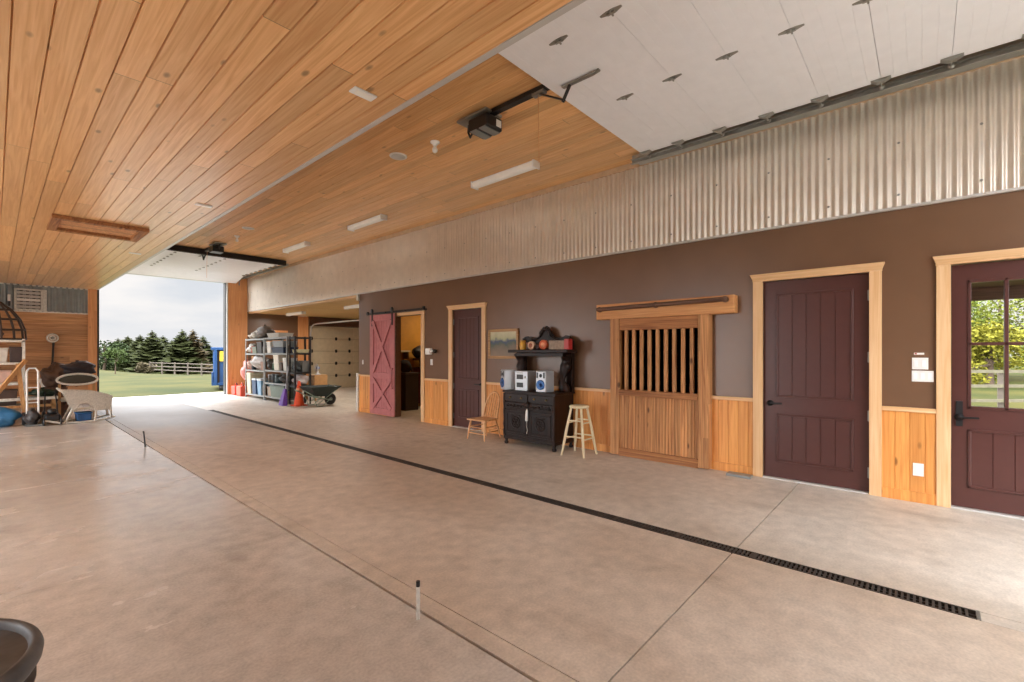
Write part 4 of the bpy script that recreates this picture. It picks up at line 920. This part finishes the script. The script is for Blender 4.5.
gl_ = thing('table_fan', (6.18, 12.98, .723), 'small white and blue fan standing on cardboard carton', 'fan')
MB().lathe([(0, 0), (.08, 0), (.07, .02), (.02, .03), (.018, .1), (0, .1)], (6.18, 12.98, .723), 16).build('base', col(220, 220, 226), gl_)
for rr in (.12, .085, .05): MB().tube([(6.14, 12.98+rr*math.cos(t*math.pi/10), .723+.19+rr*math.sin(t*math.pi/10)) for t in range(21)], .006, 6).build('guard_ring', col(226, 226, 230), gl_)
MB().lathe([(0, -.02), (.035, -.015), (.035, .06), (0, .06)], (6.16, 12.98, .913), 14, 'x').build('motor', col(110, 130, 180), gl_)
for k in range(4):
    t = k*math.pi/2+.4
    MB().beam((6.155, 12.98+.03*math.cos(t), .913+.03*math.sin(t)), (6.155, 12.98+.1*math.cos(t), .913+.1*math.sin(t)), .004, .055, up=(0, -math.sin(t), math.cos(t))).build('blade', col(170, 184, 214), gl_)
# paper/wood rack on the alcove far wall
wh = thing('orange_wall_rack', (6.6, YF-.1, 1.9), 'orange wooden hanging rack on brown wall above the shelving', 'rack')
MB().box(6.2, 6.9, YF-.05, YF-.002, 2.05, 2.12).box(6.25, 6.31, YF-.06, YF-.002, 1.75, 2.05).box(6.52, 6.58, YF-.06, YF-.002, 1.75, 2.05).box(6.8, 6.86, YF-.06, YF-.002, 1.75, 2.05).box(6.2, 6.9, YF-.05, YF-.002, 1.72, 1.78).build('frame', M_post, wh)

# ------------------------------------------------------------------ left-hand clutter
YL = 12.9
lr = thing('white_rack', (-.2, 13.1, 0), 'white painted metal rack loaded with boxes at left edge', 'shelving unit')
for a in (-.8, .38):
    for b in (12.9, 13.4): MB().box(a-.02, a+.02, b-.02, b+.02, 0, 1.62).build('upright', M_white_paint, lr)
for z in (.35, .78, 1.17, 1.6): MB().box(-.82, .4, 12.88, 13.42, z-.04, z).build('shelf', M_white_paint, lr)
sbox((.03, 13.1, 1.17), (.3, .3, .28), (206, 200, 190), 'off-white box on upper shelf of the white rack')
sbox((.28, 13.1, 1.17), (.17, .3, .3), (70, 54, 50), 'dark box at right of upper shelf on white rack')
sbox((.05, 13.1, .78), (.34, .3, .24), (206, 170, 156), 'pale pink box on middle shelf of white rack')
sbox((.1, 13.1, .35), (.4, .34, .3), (80, 60, 50), 'dark brown box on low shelf of white rack')
bag((.06, 12.6, 0), (.5, .4, .36), (36, 98, 140), 'blue tarpaulin bundle on floor below the white rack', nm='tarpaulin_bundle', cat='tarpaulin', seed=21)
# dark triangular frame leaning above the rack
tf = thing('wicker_dome', (.0, 14.5, 1.6), 'dark woven domed frame standing on top of the white rack', 'woven frame')
m = MB()
for k in range(14):
    t = 2*math.pi*k/14; m.tube([(.42*q*math.cos(t), 13.15+.2*q*math.sin(t), z) for z, q in ((1.61, 1), (1.8, .97), (2.0, .82), (2.18, .55), (2.32, .2), (2.34, 0))], .016, 5)
for z, q in ((1.62, 1), (1.8, .97), (2.0, .82), (2.18, .55)): m.tube([(.42*q*math.cos(t*math.pi/12), 13.15+.2*q*math.sin(t*math.pi/12), z) for t in range(25)], .016, 5)
m.build('woven_ribs', col(58, 42, 34), tf); tf.location = tf.location
MB().blob((-.08, 13.15, 1.76), (.2, .12, .14), 41, .2, 3).build('bundle_inside', col(84, 56, 40), tf)
# leaning lumber
for i, (p, q, lb) in enumerate((((-.12, 12.55, .35), (.40, 12.75, 1.22), 'long diagonal wooden strut leaning across the white rack'), ((.40, 12.6, .0), (.30, 12.78, 1.15), 'upright wooden strut leaning on white rack'))):
    s_ = thing('lumber_board', p, lb, 'board'); MB().beam(p, q, .05, .06).build('board', M_lumber, s_)
wl = thing('work_bench', (.4, 12.7, 0), 'low slatted workbench of bare wood behind hand truck', 'workbench')
MB().box(-.3, .85, 12.85, 13.3, .44, .49).build('benchtop', M_white_paint, wl)
for a in (-.25, .76):
    for b in (12.87, 13.2): MB().box(a, a+.06, b, b+.06, 0, .44).build('leg', M_lumber, wl)
MB().box(-.25, .8, 12.87, 12.9, .30, .35).box(-.25, .8, 12.87, 12.9, .15, .19).build('rail', M_lumber, wl)
bag((.64, 13.05, .49), (.4, .35, .18), (44, 62, 46), 'dark green folded cloth on the slatted workbench', nm='folded_cloth', cat='cloth', seed=23)
# hand truck
ht = thing('hand_truck', (.5, 12.5, 0), 'white two-wheeled hand truck with dark load standing upright', 'hand truck')
for xx in (.41, .56): MB().tube([(xx, 12.45, .06), (xx, 12.5, .55), (xx, 12.6, 1.0)], .016).build('side_rail', M_white, ht)
for z in (.15, .42, .7): MB().tube([(.41, 12.45+z*.12, z), (.56, 12.45+z*.12, z)], .012).build('crossbar', M_white, ht)
MB().tube([(.41, 12.6, 1.0), (.44, 12.63, 1.06), (.53, 12.63, 1.06), (.56, 12.6, 1.0)], .016).build('handle', M_white, ht)
MB().box(.38, .60, 12.2, 12.44, .01, .03).build('toe_plate', M_galvd, ht)
for xx in (.34, .60): MB().lathe([(0, 0), (.03, 0), (.06, .01), (.11, .005), (.125, .03), (.11, .055), (.06, .05), (0, .05)], (xx, 12.52, .125), 20, 'x').build('wheel', M_black, ht)
MB().tube([(.36, 12.52, .125), (.62, 12.52, .125)], .01).build('axle', M_steel, ht)
bag((.48, 12.32, .03), (.2, .2, .3), (50, 44, 42), 'dark bag riding on the hand truck plate', seed=25)
# chain saw like black machine
mw = thing('small_mower', (.72, 12.3, 0), 'small black wheeled machine between hand truck and rocking chair', 'garden machine')
MB().box(.62, .84, 12.15, 12.45, .08, .2).build('deck', M_black, mw, bevel=.03)
MB().lathe([(0, 0), (.07, 0), (.07, .08), (.04, .1), (0, .1)], (.73, 12.3, .2), 16).build('engine', M_dsteel, mw)
for a in (.60, .83):
    for b in (12.17, 12.43): MB().lathe([(0, 0), (.055, 0), (.07, .01), (.07, .025), (.055, .03), (0, .03)], (a, b, .07), 16, 'x').build('wheel', M_black, mw)
MB().tube([(.64, 12.45, .18), (.66, 12.75, .6), (.8, 12.75, .6), (.82, 12.45, .18)], .01).build('handle', M_black, mw)
# wall reel and pole
rl = thing('cable_reel', (1.0, YF-.1, 1.72), 'white coiled hose reel hanging on wooden end wall', 'hose reel')
MB().tube([(1.0+.10*math.cos(t*math.pi/8), YF-.08, 1.73+.10*math.sin(t*math.pi/8)) for t in range(17)], .02).tube([(1.0+.05*math.cos(t*math.pi/8), YF-.08, 1.73+.05*math.sin(t*math.pi/8)) for t in range(17)], .02).build('coil', M_white_paint, rl)
MB().lathe([(0, 0), (.05, 0), (.03, -.1), (0, -.1)], (1.0, YF, 1.73), 12, 'y').build('hub', M_steel, rl)
MB().tube([(1.02, YF-.06, 1.62), (1.0, YF-.1, 1.1), (.86, YF-.2, .5), (.74, YF-.3, .05)], .022).build('hanging_hose', M_black, rl)
pw = thing('paper_stack', (.9, 14.6, .0), 'white enamel bucket behind the hand truck', 'bucket')
MB().lathe([(.12, .5), (.16, .8), (.165, .8), (.125, .5)], (.80, 14.0, 0), 20).lathe([(0, .5), (.12, .5)], (.8, 14., 0), 20).build('pail', M_white, pw)
MB().tube([(.64, 14.0, .78), (.70, 14.0, .92), (.80, 14.0, .97), (.9, 14.0, .92), (.96, 14.0, .78)], .006, 6).build('bail', M_steel, pw)
pw.name = 'white_bucket'
ped = thing('storage_chest', (.85, 14.0, 0), 'wooden chest under the white bucket against end wall', 'chest')
MB().box(.6, 1.1, 13.7, 14.3, 0, .45).build('body', M_rod, ped, bevel=.01); MB().box(.58, 1.12, 13.68, 14.32, .45, .5).build('lid', M_rod, ped, bevel=.01)
sl = thing('stair_light', (.27, YF-.05, 2.6), 'small white wall lamp beside the louvred vent', 'wall lamp')
MB().box(.22, .27, YF-.12, YF-.02, 2.62, 2.78).build('shade', M_white, sl, bevel=.01); MB().box(.225, .265, YF-.08, YF-.02, 2.5, 2.62).build('bracket', M_black, sl)

# rocking chair (white)
rc = thing('rocking_chair', (1.2, 12.45, 0), 'white painted rocking chair with arched opening in its woven side', 'rocking chair')
def V(x, z, y): return (x, y, z)
for yy in (12.15, 12.62):
    MB().tube([V(.62, .10, yy), V(.82, .035, yy), V(1.1, .016, yy), V(1.4, .03, yy), V(1.62, .08, yy)], .018).build('rocker', M_white_paint, rc)
    MB().tube([V(.90, .03, yy), V(1.02, .33, yy), V(.98, .50, yy), V(.82, .66, yy)], .02).build('front_post', M_white_paint, rc)
    MB().tube([V(1.56, .05, yy), V(1.55, .3, yy), V(1.57, .50, yy)], .02).build('back_post', M_white_paint, rc)
    MB().tube([V(1.32, .03, yy), V(1.34, .26, yy)], .016).build('side_post', M_white_paint, rc)
# woven side panel with arch
pan = []
pts_o = [(1.00, .26), (.86, .64), (1.1, .62), (1.3, .60), (1.58, .50), (1.56, .24), (1.38, .22)]
arch = [(1.30, .24), (1.29, .30), (1.24, .36), (1.17, .38), (1.10, .36), (1.05, .30), (1.04, .26)]
MB().prism([(a, b) for a, b in pts_o+arch], 'y', 12.13, 12.16).build('woven_side', mat('white_wicker', (196, 190, 178), .7, var=.25, vscale=60, bump=.4), rc)
MB().prism([(a, b) for a, b in pts_o+arch], 'y', 12.61, 12.64).build('woven_side', MATS['white_wicker'], rc)
MB().box(1.02, 1.56, 12.16, 12.61, .22, .27).build('seat', MATS['white_wicker'], rc, bevel=.01)
MB().tube([V(.82, .66, 12.15), V(.82, .66, 12.62)], .02).build('top_rail', M_white_paint, rc)
bt = thing('blue_tub', (1.17, 12.35, 0), 'blue plastic tub under the white rocking chair', 'tub')
MB().box(1.06, 1.28, 12.22, 12.5, .02, .17).build('bin', col(40, 92, 150), bt, bevel=.02); MB().box(1.05, 1.29, 12.21, 12.51, .17, .19).build('rim', col(50, 110, 170), bt, bevel=.006)
# loveseat frame / pile behind
ls = thing('wicker_settee', (1.15, 13.3, 0), 'white framed settee with dark padded back behind rocking chair', 'settee')
ring = [(1.15+.31*math.cos(t*math.pi/12), 13.0, .80+(.12 if math.sin(t*math.pi/12) > 0 else .10)*math.sin(t*math.pi/12)) for t in range(25)]
MB().tube(ring, .022).build('back_frame', M_white_paint, ls)
MB().blob((1.15, 13.02, .80), (.29, .04, .10), 3, .05, 3).build('back_cushion', mat('olive_fabric', (70, 66, 56), .9), ls)
MB().box(.86, 1.44, 13.0, 13.5, .36, .45).build('seat', M_white_paint, ls, bevel=.02)
for a in (.88, 1.40):
    for b in (13.02, 13.46): MB().box(a-.02, a+.02, b-.02, b+.02, 0, .72 if b < 13.1 else .36).build('leg', M_lumber, ls)
bag((1.15, 13.12, .90), (.52, .3, .30), (44, 38, 42), 'dark folded jacket heaped on the settee back', nm='folded_jacket', cat='jacket', seed=31)
bag((.82, 13.2, .62), (.4, .4, .55), (84, 60, 46), 'brown canvas heap left of dark jacket', nm='canvas_heap', cat='canvas', seed=32)
cr2 = thing('wooden_crate', (.84, 13.2, 0), 'upright wooden crate behind rocking chair front', 'crate')
for z in (.02, .2, .38, .56):
    for a in (13.02, 13.36): MB().box(.66, 1.0, a, a+.02, z, z+.1).build('slat', M_rod, cr2)
MB().box(.66, .69, 13.04, 13.36, 0, .64).build('side', M_rod, cr2)
MB().box(.97, 1.0, 13.04, 13.36, 0, .64).build('side', M_rod, cr2)

# ------------------------------------------------------------------ black tub at the lower left, near the camera
tbx, tby, tr_, th_ = -.205, 1.865, .30, .55
tb = thing('black_barrel', (tbx, tby, 0), 'black plastic bin with rolled lid rim at lower left corner', 'bin')
MB().lathe([(0, 0), (.245, 0), (.25, .02), (.268, .30), (.276, .31), (.276, .33), (.269, .34), (.274, 0.470), (.285, 0.475), (.285, 0.485), (.276, 0.490), (.278, 0.520)], (tbx, tby, 0), 56).build('bin_body', M_black, tb)
lidm = mat('worn_black_lid', (92, 93, 94), .5, var=.3, vscale=14)
MB().lathe([(.270, 0.515), (.288, 0.520), (.297, 0.535), (.300, 0.555), (.295, .570), (.287, .578), (.278, .578), (.272, .570), (.268, .556)], (tbx, tby, 0), 64).build('lid_rim', lidm, tb, fixn=False)
m = MB(); m.lathe([(.269, .556), (.20, .560), (.10, .563), (.0, .564)], (tbx, tby, 0), 48); m.lathe([(.17, .560), (.175, .568), (.185, .568), (.19, .560)], (tbx, tby, 0), 48)
m.build('lid_top', lidm, tb)

# ------------------------------------------------------------------ outside
def grassmat():
    m, t, p = newmat('mown_grass'); p.inputs['Roughness'].default_value = .9; p.inputs['Specular IOR Level'].default_value = .1
    g = N(t, 'ShaderNodeNewGeometry'); n = N(t, 'ShaderNodeTexNoise'); n.inputs['Scale'].default_value = .35; n.inputs['Detail'].default_value = 8; L(t, g.outputs['Position'], n.inputs['Vector'])
    n2 = N(t, 'ShaderNodeTexNoise'); n2.inputs['Scale'].default_value = 9; n2.inputs['Detail'].default_value = 4; L(t, g.outputs['Position'], n2.inputs['Vector'])
    r = N(t, 'ShaderNodeValToRGB'); r.color_ramp.elements[0].position = .38; r.color_ramp.elements[1].position = .62
    r.color_ramp.elements[0].color = lin(38, 45, 14); r.color_ramp.elements[1].color = lin(66, 62, 26); L(t, math_(t, 'ADD', math_(t, 'MULTIPLY', n.outputs[0], .75), math_(t, 'MULTIPLY', n2.outputs[0], .25)), r.inputs[0]); L(t, r.outputs[0], p.inputs['Base Color'])
    return m
M_grass = grassmat()
def gz(x, y):
    d = max(0, y-24); q = min(1, max(0, (x-6)/8)); z = -.10-(.006+.022*q*q*(3-2*q))*min(d, 60)
    return z
gm_ = MB(); xsn = [-120+i*6 for i in range(51)]; ysn = [-80+j*4 for j in range(76)]
vs = [(a, b, gz(a, b)+.05*math.sin(a*.3)*math.sin(b*.21)*(1 if b > 24 else 0)) for b in ysn for a in xsn]
gm_.add(vs, [(j*51+i, j*51+i+1, (j+1)*51+i+1, (j+1)*51+i) for j in range(75) for i in range(50)], True)
# hole under the building is hidden by the slab
tag(gm_.build('grass_field', M_grass), 'mown green field around the barn', 'grass', kind='stuff')
struct('floor_apron', MB().box(-6, 9, YF+.16, 18.3, -.16, -.02).box(0, 8, -7, YB-.11, -.16, -.02).box(-9, XL-.16, -2, YF, -.16, -.02), M_apron)  # slab on the left is unseen, added to bounce light onto the ceiling

leafm = {}
def foliage(nm, c, var=.35):
    if nm not in leafm:
        m, t, p = newmat(nm); p.inputs['Roughness'].default_value = .8; p.inputs['Specular IOR Level'].default_value = .1
        g = N(t, 'ShaderNodeNewGeometry'); n = N(t, 'ShaderNodeTexNoise'); n.inputs['Scale'].default_value = 2.5; L(t, g.outputs['Position'], n.inputs['Vector'])
        r = N(t, 'ShaderNodeValToRGB'); r.color_ramp.elements[0].position = .35; r.color_ramp.elements[1].position = .65; cc = lin(*c)
        r.color_ramp.elements[0].color = tuple(v*(1-var) for v in cc[:3])+(1,); r.color_ramp.elements[1].color = tuple(v*(1+var) for v in cc[:3])+(1,)
        L(t, n.outputs[0], r.inputs[0]); L(t, r.outputs[0], p.inputs['Base Color']); leafm[nm] = m
    return leafm[nm]
M_bark = mat('bark', (84, 68, 54), .9, var=.3, vscale=20)
def spruce(x, y, z, h, rad, lb, seed, c=(46, 62, 38)):
    q = random.Random(seed); r = thing('spruce_tree', (x, y, z), lb, 'tree', 'conifers along the fence line')
    m = MB(); nl = int(24+h*3)
    for i in range(nl):
        k = i/(nl-1); zz_ = z+h*(.05+.95*k); rr = rad*(1-k)**.7*(q.uniform(.75, 1.15))+.10; nb = max(7, int(20*(1-k)+7))
        for b in range(nb):
            t = q.uniform(0, 6.283); ln = rr*q.uniform(.7, 1.15); dx, dy = math.cos(t), math.sin(t); wd = ln*.26+.08
            dz = -ln*.28
            p0 = (x, y, zz_+.08*h/nl*3); tip = (x+dx*ln, y+dy*ln, zz_+dz+ln*.1)
            mid = (x+dx*ln*.6, y+dy*ln*.6, zz_+dz*.5)
            a = (mid[0]-dy*wd, mid[1]+dx*wd, mid[2]-.12*ln-.05); b_ = (mid[0]+dy*wd, mid[1]-dx*wd, mid[2]-.12*ln-.05)
            m.add([p0, a, tip, b_, mid], [(0, 1, 4), (1, 2, 4), (2, 3, 4), (3, 0, 4)])
    m.build('foliage', foliage('spruce_%d' % c[0], c), r, fixn=False)
    MB().tube([(x, y, z-.3), (x, y, z+h*.96)], [.16, .02], 7).build('trunk', M_bark, r)
def broadleaf(x, y, z, h, rad, lb, seed, c, n=1500, leaf=.16, group=None, trunk=.15, base=.35):
    q = random.Random(seed); r = thing('broadleaf_tree', (x, y, z), lb, 'tree', group)
    cl_ = [(q.uniform(-.62, .62)*rad, q.uniform(-.62, .62)*rad, h*q.uniform(base+.1, .86), rad*q.uniform(.28, .5)) for _ in range(15)]
    m = MB()
    for _ in range(n):
        cx_, cy_, cz_, cr0 = q.choice(cl_)
        d = Vector((q.gauss(0, 1), q.gauss(0, 1), q.gauss(0, 1))).normalized()*cr0*q.uniform(.55, 1.05)
        p = Vector((x+cx_+d.x, y+cy_+d.y, z+cz_+d.z*.9)); u = Vector((q.gauss(0, 1), q.gauss(0, 1), q.gauss(0, .6))).normalized()*leaf*q.uniform(.6, 1.3); v_ = u.cross(Vector((q.gauss(0, 1), q.gauss(0, 1), q.gauss(0, 1)))).normalized()*leaf*.6
        m.add([p-u, p+v_, p+u, p-v_], [(0, 1, 2, 3)])
    m.build('foliage', foliage('leaf_%d_%d_%d' % c, c), r, fixn=False)
    t = MB().tube([(x, y, z-.3), (x+.05*rad, y, z+h*.35), (x, y, z+h*.7)], [trunk, trunk*.75, trunk*.3], 8)
    for cc in cl_[:6]: t.tube([(x, y, z+h*.35), (x+cc[0]*.8, y+cc[1]*.8, z+cc[2])], [trunk*.45, trunk*.12], 5)
    t.build('trunk', M_bark, r)
import math as _m
Fv = (.7459, .6660); Rv = (.6660, -.7459)
def at(u, d):   # ground position seen in column u at forward depth d
    t = (u-512)/462.5; return (d*(Fv[0]+t*Rv[0]), d*(Fv[1]+t*Rv[1]))
spr = [(140, 52, 337, 2.6), (152, 46, 333, 2.4), (163, 48, 338, 2.2), (147, 58, 340, 2.6), (182, 46, 332, 2.5), (193, 47, 332, 2.3), (203, 50, 338, 2.2), (172, 56, 342, 2.4), (128, 56, 338, 2.8), (209, 55, 347, 2.0), (118, 60, 340, 2.6)]
nmz = ['far left', 'second', 'third', 'fourth', 'fifth']
sl_lab = ['dark spruce left of the sky gap, its taller slim one', 'dark spruce left of sky gap, tallest and bushiest of that clump', 'dark spruce edging the left side of sky gap', 'spruce showing between the two left clump spruces', 'dark spruce right of the sky gap, widest of its clump',
          'tall brownish spruce in the middle of right clump', 'spruce at right of right clump above fence end', 'short spruce low in the sky gap', 'spruce behind the left field sapling, left part of row', 'small spruce nearest the blue container', 'leftmost spruce of tree row beyond the field']
for i, (u, d, vt, rad) in enumerate(spr):
    X_, Y_ = at(u, d); z = gz(X_, Y_); ztop = CAM_Z+(352-vt)/462.5*d
    spruce(X_, Y_, z, ztop-z+.25, rad*.95, sl_lab[i], 100+i, (48, 52, 26) if i != 5 else (64, 54, 34))
for i, (u, d, vt, rad, c, lb) in enumerate(((104, 50, 334, 2.8, (52, 64, 36), 'light green leafy tree at left end of the distant row'), (120, 53, 341, 2.2, (46, 58, 32), 'mid green leafy tree second in the distant row'), (146, 41, 364, .8, (84, 76, 58), 'low bare brownish shrub in front of spruces'))):
    X_, Y_ = at(u, d); z = gz(X_, Y_); h = CAM_Z+(352-vt)/462.5*d-z
    broadleaf(X_, Y_, z, h, rad, lb, 200+i, c, 1400, .17, base=.15)
X_, Y_ = at(115, 33); z = gz(X_, Y_); broadleaf(X_, Y_, z, 1.95, .75, 'young thin-trunked tree standing alone in the green field', 230, (60, 72, 36), 500, .09, trunk=.04, base=.4)
# far board fence
A = at(150, 41); B = at(216, 37)
ff = thing('rail_fence', ((A[0]+B[0])/2, (A[1]+B[1])/2, gz(*A)), 'weathered grey rail fence in front of the distant spruces', 'fence')
fm = mat('weathered_rail', (88, 78, 68), .8, var=.2)
za, zb = gz(*A), gz(*B)
for h in (.3, .6, .9): MB().beam((A[0], A[1], za+h), (B[0], B[1], zb+h), .04, .06).build('rail', fm, ff)
for k in range(6):
    t = k/5; px, py = A[0]+(B[0]-A[0])*t, A[1]+(B[1]-A[1])*t; pz = za+(zb-za)*t
    MB().box(px-.05, px+.05, py-.05, py+.05, pz-.2, pz+1.0).build('post', fm, ff)
# blue dumpster
dp = thing('blue_container', (5.55, 20.2, 0), 'blue steel waste container parked outside the far opening', 'waste container')
bm2 = mat('container_blue', (30, 70, 118), .45, var=.12, vscale=4)
MB().box(5.55, 8.6, 20.2, 22.2, .10, 1.50).build('body', bm2, dp, bevel=.02)
MB().box(5.48, 8.67, 20.1, 22.3, 1.45, 1.55).build('rim', bm2, dp, bevel=.01)
for xx in (5.58, 6.3, 6.8): MB().box(xx, xx+.10, 20.1, 20.2, .10, 1.46).build('rib', bm2, dp, bevel=.01)
MB().box(5.5, 5.56, 20.15, 20.22, .1, .6).box(5.5, 7.3, 20.12, 20.2, .1, .2).build('hinge_bar', bm2, dp)
MB().box(5.70, 5.76, 20.17, 20.21, .2, 1.42).build('door_gap', M_dark, dp)
MB().box(5.76, 6.12, 20.15, 20.2, 1.02, 1.40).build('warning_sign', col(226, 196, 60), dp)
for yy in (20.5, 21.9): MB().lathe([(0, 0), (.1, 0), (.1, 2.6), (0, 2.6)], (5.75, yy, .0), 14, 'x').build('skid_roller', M_dsteel, dp)
dp.rotation_euler = (0, 0, -.268)

# porch and paddock behind the glazed door
pf = thing('porch_roof', (8.3, -1, 2.6), 'dark porch soffit outside the glazed door', 'porch')
MB().box(WX+.16, 9.6, -5, 1.4, 2.30, 2.42).build('soffit', M_rod, pf)
MB().box(9.5, 9.62, -5, 1.4, 2.12, 2.32).build('fascia', M_rod, pf)
for yy in (-4.8, 1.2): MB().box(9.45, 9.6, yy-.08, yy+.08, -.1, 2.3).build('post', M_rod, pf)
C0 = at(940, 11.4); C1 = at(1110, 11.4)
pfn = thing('paddock_fence', (16.4, -1.5, -.1), 'pale three-rail board fence seen through door glass', 'fence')
pm2 = mat('pale_rail', (104, 98, 78), .8, var=.15)
for h in (.17, .53, .89): MB().beam((C0[0], C0[1], h), (C1[0], C1[1], h), .03, .075).build('rail', pm2, pfn)
for u in (945, 1001, 1057, 1105):
    px, py = at(u, 11.5); MB().box(px-.06, px+.06, py-.06, py+.06, -.1, .92).build('post', fm, pfn)
for i, (u, d, h, rad, c, lb) in enumerate(((965, 24, 6.0, 3.0, (100, 106, 40), 'yellow-green leafy tree seen through left door panes'), (1000, 28, 7.5, 3.6, (88, 102, 40), 'tall leafy tree seen through the door glass middle'), (1035, 23, 6.0, 3.0, (102, 108, 42), 'yellow-green leafy tree at right of door glass'), (990, 20, 2.6, 1.8, (110, 106, 36), 'low yellowish bush behind the paddock fence'), (930, 27, 7, 3.2, (88, 102, 42), 'leafy tree at left of the view through door glass'))):
    X_, Y_ = at(u, d); broadleaf(X_, Y_, -.1, h, rad, lb, 300+i, c, 5200, .085, base=.02)

# lamps of the place (the strip lights, and the tack room bulb)
lamp('strip_lamp', (4.7, 4.355, ZR-.12), 1, .12, 1.1)
lamp('strip_lamp', (4.7, 7.89, ZR-.12), 1, .12, 1.1)
lamp('strip_lamp', (4.7, 10.96, ZR-.12), 1, .12, 1.1)
lamp('bay_lamp', (6.55, 15.3, 2.54), 22, .12, 1.1); lamp('bay_lamp', (6.62, 11.6, 2.54), 40, .12, 1.1)
lamp('tack_room_lamp', (7.3, 8.6, 2.5), 10, .4, .4, (1, .78, .5))
